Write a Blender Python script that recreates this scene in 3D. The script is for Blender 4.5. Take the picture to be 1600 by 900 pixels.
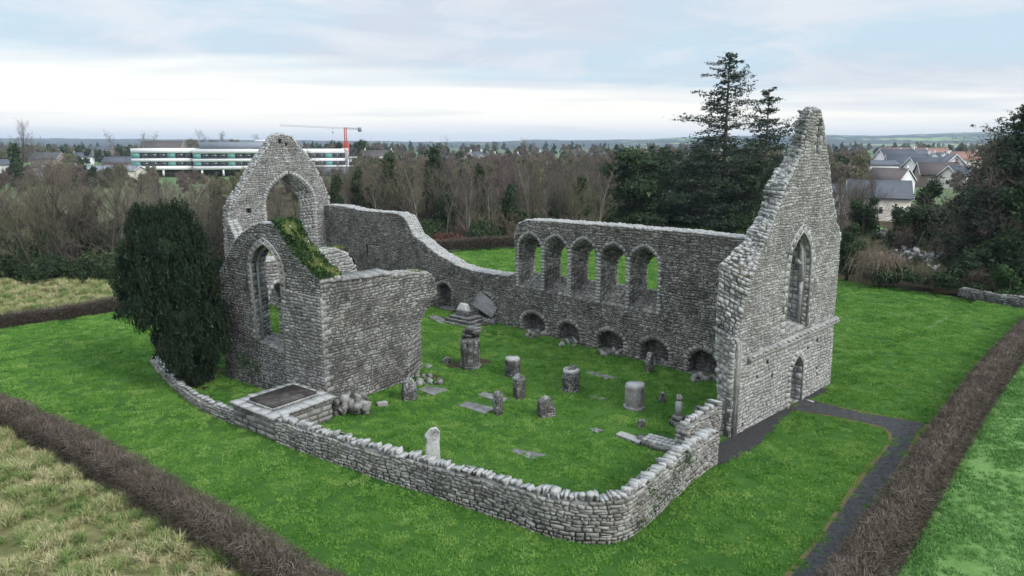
import bpy, math, random
import numpy as np
from mathutils import Vector, geometry

for o in list(bpy.data.objects):
    bpy.data.objects.remove(o)
S = bpy.context.scene
R = math.radians
rnd = random.Random(7)

# ------------------------------------------------------------------ camera
CH, CF = 12.6, 1110.0                       # eye height in metres, focal length in photo pixels
CP = math.atan(225 / CF)
cd = bpy.data.cameras.new('camera')
cam = bpy.data.objects.new('camera', cd); S.collection.objects.link(cam)
cam.location = (0, 0, CH); cam.rotation_euler = (math.pi / 2 - CP, 0, 0)
cd.sensor_width = 36; cd.lens = CF / 1600 * 36; cd.clip_start = .1; cd.clip_end = 30000
S.camera = cam

# ------------------------------------------------------------------ light
SUN_EL, SUN_AZ = R(34), R(128)               # soft sun behind thin cloud, to the right and behind the camera
S.view_settings.view_transform = 'Standard'; S.view_settings.look = 'None'
S.view_settings.gamma = 1; S.view_settings.exposure = 0.72
W = bpy.data.worlds.new('World'); S.world = W; W.use_nodes = True
nt = W.node_tree; nt.nodes.clear()


def nd(nt, t, ins=None, **kw):
    n = nt.nodes.new(t)
    for k, v in kw.items():
        setattr(n, k, v)
    for k, v in (ins or {}).items():
        s = n.inputs[k]
        if hasattr(v, 'links') or isinstance(v, bpy.types.NodeSocket):
            nt.links.new(v, s)
        else:
            s.default_value = v
    return n


def ramp(nt, fac, stops, interp='LINEAR'):
    n = nt.nodes.new('ShaderNodeValToRGB'); nt.links.new(fac, n.inputs[0])
    e = n.color_ramp.elements; n.color_ramp.interpolation = interp
    while len(e) < len(stops):
        e.new(.5)
    for q, (p, c) in zip(e, stops):
        q.position = p
        q.color = (c, c, c, 1) if isinstance(c, (int, float)) else (*c, 1)
    return n.outputs[0]


def mix(nt, f, a, b, mode='MIX'):
    n = nt.nodes.new('ShaderNodeMix'); n.data_type = 'RGBA'; n.blend_type = mode
    for s, v in ((n.inputs[0], f), (n.inputs[6], a), (n.inputs[7], b)):
        if isinstance(v, bpy.types.NodeSocket):
            nt.links.new(v, s)
        elif isinstance(v, (int, float)):
            s.default_value = v if s == n.inputs[0] else (v, v, v, 1)
        else:
            s.default_value = (*v, 1)
    return n.outputs[2]


def mth(nt, op, a, b=0.0, c=None):
    n = nt.nodes.new('ShaderNodeMath'); n.operation = op
    for i, v in enumerate((a, b, c)):
        if v is None: continue
        if isinstance(v, bpy.types.NodeSocket): nt.links.new(v, n.inputs[i])
        else: n.inputs[i].default_value = v
    return n.outputs[0]


def tex(nt, vec, scale, detail=4.0, rough=.6, dist=0.0):
    return nd(nt, 'ShaderNodeTexNoise', {'Vector': vec, 'Scale': scale, 'Detail': detail, 'Roughness': rough, 'Distortion': dist}).outputs[0]


sky = nd(nt, 'ShaderNodeTexSky', sky_type='NISHITA', sun_disc=False, sun_elevation=SUN_EL, sun_rotation=SUN_AZ,
         air_density=1.0, dust_density=1.0, ozone_density=2.0)
tc = nd(nt, 'ShaderNodeTexCoord')
sep = nd(nt, 'ShaderNodeSeparateXYZ', {0: tc.outputs['Generated']})
den = mth(nt, 'ADD', mth(nt, 'MAXIMUM', sep.outputs[2], 0.0), .09)
cx = mth(nt, 'DIVIDE', sep.outputs[0], den); cy = mth(nt, 'DIVIDE', sep.outputs[1], den)
pv = nd(nt, 'ShaderNodeCombineXYZ', {0: cx, 1: cy})
n1 = nd(nt, 'ShaderNodeTexNoise', {'Vector': pv.outputs[0], 'Scale': .42, 'Detail': 7.0, 'Roughness': .55, 'Distortion': .35})
mp = nd(nt, 'ShaderNodeMapping', {'Vector': pv.outputs[0], 'Scale': (.35, 1.3, 1), 'Location': (3.1, 1.7, 0)})
n2 = nd(nt, 'ShaderNodeTexNoise', {'Vector': mp.outputs[0], 'Scale': .6, 'Detail': 6.0, 'Roughness': .5, 'Distortion': .3})
# overcast deck: pale grey-blue cloud, thin cyan gaps, whiter breaks
deck = mix(nt, ramp(nt, n1.outputs[0], [(.42, 0), (.56, 1)]), (3.75, 4.75, 5.45), (4.2, 4.5, 5.05))
n3 = tex(nt, pv.outputs[0], .9, 8, .62, .6)
deck = mix(nt, mth(nt, 'MULTIPLY', ramp(nt, n3, [(.46, 0), (.64, 1)]), .8), deck, (5.3, 5.4, 5.65))
deck = mix(nt, ramp(nt, n2.outputs[0], [(.60, 0), (.76, 1)]), deck, (6.4, 6.4, 6.4))
# bright clear band above the horizon, with thin bars of cloud
eb = mth(nt, 'ADD', sep.outputs[2], mth(nt, 'MULTIPLY', mth(nt, 'SUBTRACT', n2.outputs[0], .5), .13))
eb = mth(nt, 'ADD', eb, mth(nt, 'MULTIPLY', sep.outputs[0], .035))
band = ramp(nt, eb, [(.055, 1), (.098, 0)])
bars = ramp(nt, nd(nt, 'ShaderNodeTexNoise', {'Vector': nd(nt, 'ShaderNodeMapping', {'Vector': tc.outputs['Generated'],
            'Scale': (3, 3, 70)}).outputs[0], 'Scale': 1.0, 'Detail': 4.0}).outputs[0], [(.52, 0), (.7, 1)])
bcol = mix(nt, ramp(nt, sep.outputs[2], [(0.0, 0), (.035, 1)]), (5.7, 5.8, 6.1), (7.3, 7.05, 6.5))
bcol = mix(nt, mth(nt, 'MULTIPLY', bars, .6), bcol, (5.1, 5.25, 5.6))
cl = mix(nt, band, deck, bcol)
# an overcast sky brightens steadily towards the zenith
cl = mix(nt, ramp(nt, sep.outputs[2], [(.2, 0), (.9, 1)]), cl, mix(nt, 1.0, cl, (2.3, 2.2, 2.1), 'MULTIPLY'))
fin = mix(nt, .93, sky.outputs[0], cl)
bg = nd(nt, 'ShaderNodeBackground', {'Color': fin, 'Strength': .1})
nd(nt, 'ShaderNodeOutputWorld', {0: bg.outputs[0]})
sd = bpy.data.lights.new('sun', 'SUN'); sd.energy = 1.5; sd.angle = R(18); sd.color = (1, .95, .88)
so = bpy.data.objects.new('sun', sd); S.collection.objects.link(so)
# azimuth measured clockwise from +Y
so.rotation_euler = Vector((-math.sin(SUN_AZ) * math.cos(SUN_EL), -math.cos(SUN_AZ) * math.cos(SUN_EL), -math.sin(SUN_EL))).to_track_quat('-Z', 'Y').to_euler()


# ------------------------------------------------------------------ measuring from the eye
def smooth(a, b, x):
    t = np.clip((x - a) / (b - a), 0, 1); return t * t * (3 - 2 * t)


GA = (8.75, 28.43); GE = (.7266, .687)       # foot of the west gable and its direction


def zg(x, y):                                # the graveyard falls a little towards the long wall
    u = x * .716 + y * .697
    q = -((x - GA[0]) * GE[1] - (y - GA[1]) * GE[0])
    return -.38 * smooth(28, 33, u) * smooth(.1, .8, q)


def ray(px, py):
    a = (px - 800) / CF; b = (450 - py) / CF
    return (a, math.cos(CP) + b * math.sin(CP), -math.sin(CP) + b * math.cos(CP))


def G(px, py, z=None):
    r = ray(px, py); zz = z or 0.0
    for _ in range(8 if z is None else 1):
        t = (zz - CH) / r[2]; p = (r[0] * t, r[1] * t)
        if z is None: zz = float(zg(*p))
    return p


def zat(y, py):                              # height seen at image row py above plan depth y
    k = (450 - py) / CF
    return CH + y * (k * math.cos(CP) - math.sin(CP)) / (math.cos(CP) + k * math.sin(CP))


def proj(x, y, z):
    Z = z - CH; f = y * math.cos(CP) - Z * math.sin(CP); u = y * math.sin(CP) + Z * math.cos(CP)
    return 800 + CF * x / f, 450 - CF * u / f, f


# ------------------------------------------------------------------ object helpers
col = S.collection
WL = {}


def reg(o, wloc, parent=None):
    col.objects.link(o); WL[o] = wloc
    if parent:
        o.parent = parent; pl = WL[parent]
        o.location = (wloc[0] - pl[0], wloc[1] - pl[1], wloc[2] - pl[2])
    else:
        o.location = wloc
    return o


def tag(o, label=None, cat=None, group=None, kind=None):
    if label: o['label'] = label
    if cat: o['category'] = cat
    if group: o['group'] = group
    if kind: o['kind'] = kind
    return o


def thing(name, label, cat, loc, group=None, rotz=0):
    o = bpy.data.objects.new(name, None); o.empty_display_size = .2
    reg(o, tuple(loc)); o.rotation_euler = (0, 0, rotz)
    return tag(o, label, cat, group)


def mesh(name, V, F, mat=None, tint=None, smoothf=False):
    """V (n,3); F: array (m,k) or list of polygons; tint per face"""
    me = bpy.data.meshes.new(name); V = np.asarray(V, dtype=np.float32).reshape(-1, 3)
    if isinstance(F, np.ndarray):
        m, k = F.shape; li = F.ravel().astype(np.int32); ls = np.arange(m, dtype=np.int32) * k; lt = np.full(m, k, np.int32)
    else:
        lt = np.array([len(f) for f in F], np.int32); m = len(F)
        li = np.concatenate([np.asarray(f, np.int32) for f in F]) if m else np.zeros(0, np.int32)
        ls = np.concatenate([[0], np.cumsum(lt)[:-1]]).astype(np.int32) if m else np.zeros(0, np.int32)
    me.vertices.add(len(V)); me.vertices.foreach_set('co', V.ravel())
    me.loops.add(len(li)); me.loops.foreach_set('vertex_index', li)
    me.polygons.add(m); me.polygons.foreach_set('loop_start', ls); me.polygons.foreach_set('loop_total', lt)
    if smoothf: me.polygons.foreach_set('use_smooth', np.ones(m, bool))
    me.update(calc_edges=True)
    if tint is not None:
        a = me.attributes.new('tint', 'FLOAT', 'FACE'); a.data.foreach_set('value', np.asarray(tint, np.float32))
    if mat: me.materials.append(mat)
    return me


def put(name, V, F, mat, parent=None, origin=None, tint=None, smoothf=False):
    V = np.asarray(V, dtype=float).reshape(-1, 3)
    if origin is None:
        origin = (0, 0, 0) if parent is None else WL[parent]
    o = bpy.data.objects.new(name, mesh(name, V - np.array(origin), F, mat, tint, smoothf))
    return reg(o, tuple(origin), parent)


class MB:
    """collects polygons for one mesh"""
    def __init__(s): s.V = []; s.F = []; s.T = []; s.n = 0
    def add(s, V, F, t=.5):
        V = np.asarray(V, float).reshape(-1, 3)
        for f in F: s.F.append([i + s.n for i in f]); s.T.append(t)
        s.V.append(V); s.n += len(V); return s
    def box(s, c, d, rz=0, t=.5, taper=1.0, jit=0):
        x, y, z = d[0] / 2, d[1] / 2, d[2]
        V = np.array([[sx * x * k, sy * y * k, zz] for zz, k in ((0, 1), (z, taper)) for sx, sy in ((-1, -1), (1, -1), (1, 1), (-1, 1))])
        if jit: V += np.array([[rnd.uniform(-jit, jit) for _ in range(3)] for _ in range(8)])
        c_, s_ = math.cos(rz), math.sin(rz)
        V = np.stack([V[:, 0] * c_ - V[:, 1] * s_, V[:, 0] * s_ + V[:, 1] * c_, V[:, 2]], 1) + np.array(c)
        return s.add(V, [(0, 3, 2, 1), (4, 5, 6, 7), (0, 1, 5, 4), (1, 2, 6, 5), (2, 3, 7, 6), (3, 0, 4, 7)], t)
    def tube(s, pts, rad, n=5, t=.5, cap=True):
        pts = np.asarray(pts, float); m = len(pts); V = []
        for i in range(m):
            d = pts[min(i + 1, m - 1)] - pts[max(i - 1, 0)]; d = d / (np.linalg.norm(d) + 1e-9)
            a = np.cross(d, (0, 0, 1) if abs(d[2]) < .9 else (1, 0, 0)); a /= np.linalg.norm(a); b = np.cross(d, a)
            r = rad[i] if hasattr(rad, '__len__') else rad
            for k in range(n):
                w = 2 * math.pi * k / n; V.append(pts[i] + r * (math.cos(w) * a + math.sin(w) * b))
        F = [(i * n + k, i * n + (k + 1) % n, (i + 1) * n + (k + 1) % n, (i + 1) * n + k) for i in range(m - 1) for k in range(n)]
        if cap: F += [tuple(range(n))[::-1], tuple(range((m - 1) * n, m * n))]
        return s.add(V, F, t)
    def put(s, name, mat, parent=None, origin=None, smoothf=False):
        return put(name, np.concatenate(s.V), s.F, mat, parent, origin, s.T, smoothf)


# ------------------------------------------------------------------ materials
def newmat(name):
    m = bpy.data.materials.new(name); m.use_nodes = True; nt = m.node_tree
    b = nt.nodes['Principled BSDF']; return m, nt, b





def stone_mat(name, dark, light, stain=.5, lich=.5, moss=0.0, mortar=False, topw=1.0, spots=.5):
    m, nt, b = newmat(name)
    geo = nd(nt, 'ShaderNodeNewGeometry'); P = geo.outputs['Position']
    at = nd(nt, 'ShaderNodeAttribute', attribute_name='tint').outputs['Fac']
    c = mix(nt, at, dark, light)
    f1 = tex(nt, P, 9, 5, .7)
    c = mix(nt, ramp(nt, f1, [(.3, 0), (.72, 1)]), mix(nt, 1.0, c, (.62, .62, .60), 'MULTIPLY'), mix(nt, 1.0, c, (1.3, 1.3, 1.3), 'MULTIPLY'))
    big = tex(nt, P, .55, 5, .65, .6)                 # black algae growing in patches
    c = mix(nt, mth(nt, 'MULTIPLY', ramp(nt, big, [(.46, 0), (.58, 1)]), min(.85, stain * 1.25)), c, (.045, .045, .042))
    wash = tex(nt, P, 2.3, 6, .7, .5)                 # grey-white lichen bloom in blotches
    c = mix(nt, mth(nt, 'MULTIPLY', ramp(nt, wash, [(.50, 0), (.63, 1)]), .5 * lich), c, (.44, .45, .445))
    brn = tex(nt, P, 1.3, 4, .6)
    c = mix(nt, mth(nt, 'MULTIPLY', ramp(nt, brn, [(.52, 0), (.72, 1)]), .35), c, (.16, .135, .10))
    # white lichen: small crusts everywhere, a thick crust on exposed tops
    sp = mth(nt, 'ADD', mth(nt, 'MULTIPLY', tex(nt, P, 13, 5, .75), .7), mth(nt, 'MULTIPLY', tex(nt, P, 1.4, 3, .6), .3))
    spn = ramp(nt, sp, [(.575 - .05 * spots, 0), (.615 - .05 * spots, 1)])
    nz = nd(nt, 'ShaderNodeSeparateXYZ', {0: geo.outputs['Normal']}).outputs[2]
    tp = ramp(nt, mth(nt, 'ADD', nz, mth(nt, 'MULTIPLY', mth(nt, 'SUBTRACT', f1, .5), 1.2)), [(.30, 0), (.65, 1)])
    lw = mth(nt, 'MAXIMUM', mth(nt, 'MULTIPLY', spn, lich), mth(nt, 'MULTIPLY', tp, topw))
    c = mix(nt, lw, c, (.47, .485, .485))
    if moss:
        ms = tex(nt, P, 1.7, 5, .7)
        c = mix(nt, mth(nt, 'MULTIPLY', ramp(nt, ms, [(.58, 0), (.66, 1)]), moss), c, (.07, .11, .03))
    nt.links.new(c, b.inputs['Base Color'])
    b.inputs['Roughness'].default_value = .92
    b.inputs['Specular IOR Level'].default_value = .2
    bp = nd(nt, 'ShaderNodeBump', {'Height': tex(nt, P, 22, 6, .75), 'Strength': .9 if not mortar else 1.0, 'Distance': .035})
    nt.links.new(bp.outputs[0], b.inputs['Normal'])
    return m


M = {}
M['stone_dark'] = stone_mat('stone_dark', (.10, .095, .085), (.36, .35, .325), .5, .55, .15, topw=0.12)
M['stone_mid'] = stone_mat('stone_mid', (.14, .14, .135), (.40, .40, .39), .42, .6, .1, topw=0.15)
M['stone_pale'] = stone_mat('stone_pale', (.22, .222, .22), (.50, .505, .50), .25, .5, .1, topw=0.2)
M['stone_white'] = stone_mat('stone_white', (.13, .13, .13), (.44, .44, .44), .25, .8, .15, spots=1.5, topw=.55)
M['stone_facing'] = stone_mat('stone_facing', (.32, .325, .325), (.50, .505, .50), .12, .35, .05, topw=.1)
M['slab_lichen'] = stone_mat('slab_lichen', (.17, .17, .175), (.27, .275, .28), .35, .7, .2, topw=0, spots=.8)
M['stone_chapel'] = stone_mat('stone_chapel', (.11, .112, .11), (.33, .335, .33), .62, .7, .08, topw=.1, spots=.7)
M['stone_cap'] = stone_mat('stone_cap', (.10, .10, .095), (.38, .38, .37), .4, .8, .4, spots=1.6, topw=.8)
M['stone_encl'] = stone_mat('stone_encl', (.14, .135, .12), (.44, .43, .40), .3, .7, .35, spots=.7, topw=0.25)
M['mortar'] = stone_mat('mortar', (.085, .08, .072), (.11, .105, .095), .3, .15, .2, True, .35, 0)
M['mortar_pale'] = stone_mat('mortar_pale', (.17, .165, .15), (.21, .205, .19), .3, .2, .1, True, .35, 0)
M['dressed'] = stone_mat('dressed', (.28, .28, .275), (.42, .42, .41), .35, .4, 0)
M['grave'] = stone_mat('grave', (.03, .03, .032), (.11, .11, .11), .6, 1.0, .1, topw=.15, spots=.55)
M['ledger'] = stone_mat('ledger', (.05, .045, .045), (.07, .06, .06), .3, .3, 0, topw=0, spots=0)
M['ledger'].node_tree.nodes['Principled BSDF'].inputs['Roughness'].default_value = .45
M['grave_white'] = stone_mat('grave_white', (.45, .47, .48), (.6, .62, .62), .8, .6, 0, spots=1.0)
M['slab'] = stone_mat('slab', (.20, .205, .215), (.30, .305, .315), .3, .5, .05, topw=.0, spots=.3)


def plain(name, c, rough=.7, n=.25, sc=3, metal=0, spec=.3, objc=False, bump=0):
    m, nt, b = newmat(name)
    vec = nd(nt, 'ShaderNodeTexCoord').outputs['Object'] if objc else nd(nt, 'ShaderNodeNewGeometry').outputs['Position']
    f = tex(nt, vec, sc, 5, .65)
    cc = mix(nt, ramp(nt, f, [(.3, 0), (.7, 1)]), tuple(v * (1 - n) for v in c), tuple(min(1, v * (1 + n)) for v in c))
    nt.links.new(cc, b.inputs['Base Color']); b.inputs['Roughness'].default_value = rough
    b.inputs['Metallic'].default_value = metal; b.inputs['Specular IOR Level'].default_value = spec
    if bump:
        bp = nd(nt, 'ShaderNodeBump', {'Height': tex(nt, vec, sc * 4, 6, .7), 'Strength': .8, 'Distance': bump})
        nt.links.new(bp.outputs[0], b.inputs['Normal'])
    return m


def leaf_mat(name, stops, sc=.8, spread=.55, rough=.75, rnd_=.18):
    """colour from per-face tint, drifting in patches over space"""
    m, nt, b = newmat(name)
    P = nd(nt, 'ShaderNodeNewGeometry').outputs['Position']
    at = nd(nt, 'ShaderNodeAttribute', attribute_name='tint').outputs['Fac']
    ri = nd(nt, 'ShaderNodeObjectInfo').outputs['Random']
    f = tex(nt, P, sc, 8, .72)
    v = mth(nt, 'ADD', mth(nt, 'MULTIPLY', at, 1 - spread), mth(nt, 'MULTIPLY', ramp(nt, f, [(.28, 0), (.72, 1)]), spread))
    v = mth(nt, 'ADD', v, mth(nt, 'MULTIPLY', mth(nt, 'SUBTRACT', ri, .5), rnd_))
    c = ramp(nt, v, stops)
    nt.links.new(c, b.inputs['Base Color']); b.inputs['Roughness'].default_value = rough
    b.inputs['Specular IOR Level'].default_value = .15
    return m


M['bark'] = leaf_mat('bark', [(0, (.04, .036, .03)), (1, (.12, .11, .09))], 2.0, .4)
M['bark_pale'] = leaf_mat('bark_pale', [(0, (.16, .15, .13)), (1, (.34, .33, .30))], 2.0, .4)
M['twig'] = leaf_mat('twig', [(0, (.06, .052, .042)), (.5, (.15, .13, .105)), (1, (.26, .235, .19))], .25, .5)
M['twig_red'] = leaf_mat('twig_red', [(0, (.06, .046, .042)), (.5, (.145, .115, .105)), (1, (.24, .20, .18))], .25, .5)
M['twig_olive'] = leaf_mat('twig_olive', [(0, (.06, .06, .04)), (.5, (.15, .15, .09)), (1, (.27, .26, .17))], .25, .5)
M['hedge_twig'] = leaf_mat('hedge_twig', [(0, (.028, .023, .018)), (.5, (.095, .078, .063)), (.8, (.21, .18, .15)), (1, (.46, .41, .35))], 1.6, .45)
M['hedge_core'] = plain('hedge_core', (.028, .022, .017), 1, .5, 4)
M['bramble'] = leaf_mat('bramble', [(0, (.06, .045, .03)), (.5, (.17, .135, .10)), (1, (.34, .28, .21))], .8, .4)
M['yew'] = leaf_mat('yew', [(0, (.008, .015, .010)), (.6, (.018, .033, .018)), (1, (.04, .064, .03))], 1.6, .4)
M['evergreen'] = leaf_mat('evergreen', [(0, (.016, .030, .016)), (.6, (.040, .066, .030)), (1, (.09, .125, .052))], .6, .5)
M['spruce'] = leaf_mat('spruce', [(0, (.016, .030, .020)), (.6, (.038, .060, .038)), (1, (.085, .11, .065))], .6, .5)
M['ivy'] = leaf_mat('ivy', [(0, (.014, .035, .014)), (.55, (.035, .075, .025)), (1, (.10, .15, .045))], 1.5, .5)
M['lawn_blade'] = leaf_mat('lawn_blade', [(0, (.028, .10, .018)), (.33, (.088, .24, .038)), (.66, (.18, .36, .068)), (1, (.38, .48, .18))], .45, .5, .6, rnd_=.34)
M['meadow_blade'] = leaf_mat('meadow_blade', [(0, (.05, .15, .03)), (.5, (.14, .31, .085)), (.85, (.27, .45, .17)), (1, (.40, .46, .22))], .5, .6, .6)
M['rough_blade'] = leaf_mat('rough_blade', [(0, (.07, .17, .04)), (.4, (.19, .28, .09)), (.62, (.38, .36, .18)), (1, (.70, .63, .44))], .55, .5, .7, rnd_=.4)
M['moss_blade'] = leaf_mat('moss_blade', [(0, (.06, .10, .025)), (.5, (.15, .20, .06)), (1, (.32, .34, .14))], 2.0, .5)
M['fern'] = leaf_mat('fern', [(0, (.08, .06, .015)), (.6, (.20, .13, .03)), (1, (.30, .22, .06))], 3, .4)
M['red_leaf'] = leaf_mat('red_leaf', [(0, (.06, .035, .028)), (.6, (.14, .07, .055)), (1, (.22, .12, .09))], 2, .4)


# ------------------------------------------------------------------ stonework
class Stones:
    """face-built stones of one wall; the largest seen become objects, the rest one joined part"""
    def __init__(s): s.L = []

    def cell(s, P, N, proud, tint, name='stone', mid=True, inset=.2, r=rnd):
        """P: 4 corners in order, N: outward normal"""
        P = np.asarray(P, float); c = P.mean(0)
        ring = []
        for i in range(4):
            a, b = P[i], P[(i + 1) % 4]
            if mid:
                ring.append(a + (c - a) * r.uniform(.0, .11)); ring.append((a + b) / 2 + (c - (a + b) / 2) * r.uniform(-.04, .12) + (b - a) * r.uniform(-.18, .18))
            else:
                ring.append(a + (c - a) * r.uniform(0, .08))
        ring = np.array(ring); n = len(ring)
        dm = max(.03, min(np.linalg.norm(P[1] - P[0]), np.linalg.norm(P[3] - P[0])))
        k = np.array([min(.45, r.uniform(.005, .017) / (dm * .5)) for _ in range(n)])[:, None]
        e_ = (P[1] - P[0]) / (np.linalg.norm(P[1] - P[0]) + 1e-9); g_ = (P[3] - P[0]) / (np.linalg.norm(P[3] - P[0]) + 1e-9)
        ta, tb = r.gauss(0, .10), r.gauss(0, .10)
        h = np.maximum(.004, np.array([proud * r.uniform(.85, 1.15) + np.dot(q_ - c, e_) * ta * .6 + np.dot(q_ - c, g_) * tb for q_ in ring]))[:, None]
        inner = ring + (c - ring) * k + N * h
        V = np.concatenate([ring - N * .03, inner])
        F = [(i, (i + 1) % n, n + (i + 1) % n, n + i) for i in range(n)] + [tuple(range(n, 2 * n))]
        size = np.linalg.norm(P[1] - P[0]) * np.linalg.norm(P[3] - P[0])
        s.L.append((V, F, tint, name, c, N, size))

    def block(s, c, dims, ax, tint, name='coping_stone', jit=.18, r=rnd):
        """free rounded block, ax = 3 unit vectors"""
        X, Y, Z = [np.asarray(a, float) for a in ax]; c = np.asarray(c, float)
        V = []
        for kz in (-1, 0, 1):
            rr = r.uniform(.85, 1.05)
            for i in range(6):
                w = 2 * math.pi * (i + r.uniform(-.2, .2)) / 6 + .5
                q = 1 / max(abs(math.cos(w)), abs(math.sin(w))) ** .85
                V.append(c + X * dims[0] / 2 * math.cos(w) * q * rr * r.uniform(1 - jit, 1 + jit * .6) + Y * dims[1] / 2 * math.sin(w) * q * rr * r.uniform(1 - jit, 1 + jit * .6) + Z * dims[2] / 2 * (kz * r.uniform(.8, 1.1)))
        F = [(k * 6 + i, k * 6 + (i + 1) % 6, k * 6 + 6 + (i + 1) % 6, k * 6 + 6 + i) for k in (0, 1) for i in range(6)]
        F += [(5, 4, 3, 2, 1, 0), (12, 13, 14, 15, 16, 17)]
        s.L.append((np.array(V), F, tint, name, c, None, dims[0] * dims[2] * 1.4))

    def flush(s, parent, mats, maxn=300, minpx=5.5):
        """mats: dict name -> material ('stone' is the default)"""
        sc = []
        for q in s.L:
            c, N = q[4], q[5]
            px, py, f = proj(*c)
            v = 0
            if f > 1 and -40 < px < 1640 and -40 < py < 940:
                d = np.array([0, 0, CH]) - c; dd = np.linalg.norm(d)
                fac = 1 if N is None else max(0, float(np.dot(N, d) / dd))
                v = q[6] * fac / dd / dd * CF * CF
            sc.append(v)
        kinds = {}
        for i, q in enumerate(s.L): kinds.setdefault(q[3], []).append(i)
        for nm, idx in kinds.items():
            idx.sort(key=lambda i: -sc[i])
            part = [i for i in idx[:maxn] if sc[i] > minpx * minpx]; rest = idx[len(part):]
            mat = mats.get(nm, mats['stone'])
            for i in part:
                V, F, t = s.L[i][:3]
                put(nm, V, F, mat, parent, tuple(s.L[i][4]), [t] * len(F))
            if rest:
                mb = MB()
                for i in rest: mb.add(s.L[i][0], s.L[i][1], s.L[i][2])
                o = mb.put('rubble_stones' if nm == 'stone' else nm + '_rows', mat, parent); o['kind'] = 'stuff'


def pip(x, y, poly):
    ins = False; n = len(poly); j = n - 1
    for i in range(n):
        xi, yi = poly[i]; xj, yj = poly[j]
        if (yi > y) != (yj > y) and x < (xj - xi) * (y - yi) / (yj - yi) + xi: ins = not ins
        j = i
    return ins


def spans(z, loops):
    xs = []
    for L in loops:
        n = len(L)
        for i in range(n):
            (a, za), (b, zb) = L[i], L[(i + 1) % n]
            if (za > z) != (zb > z): xs.append(a + (b - a) * (z - za) / (zb - za))
    xs.sort(); return [(xs[i], xs[i + 1]) for i in range(0, len(xs) - 1, 2)]


def face_stones(st, P, N, loops, d=0.0, hr=(.14, .26), wr=(.22, .55), proud=(.02, .06), tilt=0, mid=True, tint=(0, 1), z0=None, stack=.25, gap=.007, name='stone', wob=.03, zmax=None):
    zs = [p[1] for p in loops[0]]; z = min(zs) if z0 is None else z0; zt = max(zs) if zmax is None else zmax
    while z < zt:
        h = rnd.uniform(*hr)
        for a, b in spans(z + h / 2, loops):
            if b - a < .06: continue
            n = max(1, round((b - a) / rnd.uniform(wr[0] * 1.15, wr[1] * .8)))
            w = [rnd.uniform(wr[0], wr[1]) for _ in range(n)]; k = (b - a) / sum(w); x = a
            for i, ww in enumerate(w):
                x1 = x + ww * k
                j = lambda q: rnd.uniform(-q, q)
                wb = lambda x_, z_: wob * (math.sin(x_ * 1.7 + z_ * 2.3) + .7 * math.sin(x_ * 4.3 - z_ * 1.9) + .5 * math.sin(x_ * 8.9 + z_ * 5))
                sub = [(z, z + h)]
                if rnd.random() < stack and h > .15:
                    m_ = z + h * rnd.uniform(.35, .65); sub = [(z, m_), (m_, z + h)]
                for (za, zb) in sub:
                    e0 = 0 if i == 0 else .02; e1 = 0 if i == n - 1 else .02
                    e0 *= 1.6; e1 *= 1.6; g0, g1, g2, g3 = [gap * rnd.uniform(.3, 1.7) for _ in range(4)]
                    Q = [P(x + g0 + j(e0), za + g1 + j(.02) + wb(x, za), d), P(x1 - g2 + j(e1), za + g1 + j(.02) + wb(x1, za), d),
                         P(x1 - g2 + j(e1), zb - g3 + j(.02) + wb(x1, zb), d), P(x + g0 + j(e0), zb - g3 + j(.02) + wb(x, zb), d)]
                    st.cell(Q, N((x + x1) / 2), rnd.uniform(*proud), rnd.uniform(*tint), name, mid)
                x = x1
        z += h


def patch_stones(st, p00, p10, p11, p01, outward, size=.3, proud=(.02, .07), tint=(0, 1), mid=True, rag=0.03, name='stone'):
    p00, p10, p11, p01 = [np.asarray(p, float) for p in (p00, p10, p11, p01)]
    L = max(np.linalg.norm(p10 - p00), np.linalg.norm(p11 - p01)); Wd = max(np.linalg.norm(p01 - p00), np.linalg.norm(p11 - p10))
    if L < .03 or Wd < .03: return
    N = np.cross(p10 - p00, p01 - p00) + np.cross(p11 - p10, p01 - p10)
    if np.linalg.norm(N) < 1e-6: return
    N /= np.linalg.norm(N)
    if np.dot(N, outward) < 0: N = -N
    B = lambda a, b: (p00 * (1 - a) + p10 * a) * (1 - b) + (p01 * (1 - a) + p11 * a) * b
    nL = max(1, round(L / (size * .8))); aa_ = [0] + sorted((k + rnd.uniform(-.38, .38)) / nL for k in range(1, nL)) + [1]
    for i in range(nL):
        nW = max(1, round(Wd / size * rnd.uniform(.8, 1.2)))
        cuts = [0] + sorted([(k + rnd.uniform(-.25, .25)) / nW for k in range(1, nW)]) + [1]
        a0, a1 = aa_[i], aa_[i + 1]
        for k in range(nW):
            Q = [B(a0, cuts[k]), B(a1, cuts[k]), B(a1, cuts[k + 1]), B(a0, cuts[k + 1])]
            Q = [q + N * rnd.uniform(0, rag) for q in Q]
            st.cell(Q, N, rnd.uniform(*proud), rnd.uniform(*tint), name, mid, .24)


def arch(s0, s1, zb, zs, za, n=5, th=62):
    """pointed opening outline, counter-clockwise from the foot on the left"""
    w = (s1 - s0) / 2; m = R(th); pts = [(s0, zb)]
    for i in range(n + 1):
        t = m * i / n; pts.append((s0 + w * (1 - math.cos(t)) / (1 - math.cos(m)), zs + (za - zs) * math.sin(t) / math.sin(m)))
    for i in range(n - 1, -1, -1):
        t = m * i / n; pts.append((s1 - w * (1 - math.cos(t)) / (1 - math.cos(m)), zs + (za - zs) * math.sin(t) / math.sin(m)))
    pts.append((s1, zb)); return pts


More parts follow.
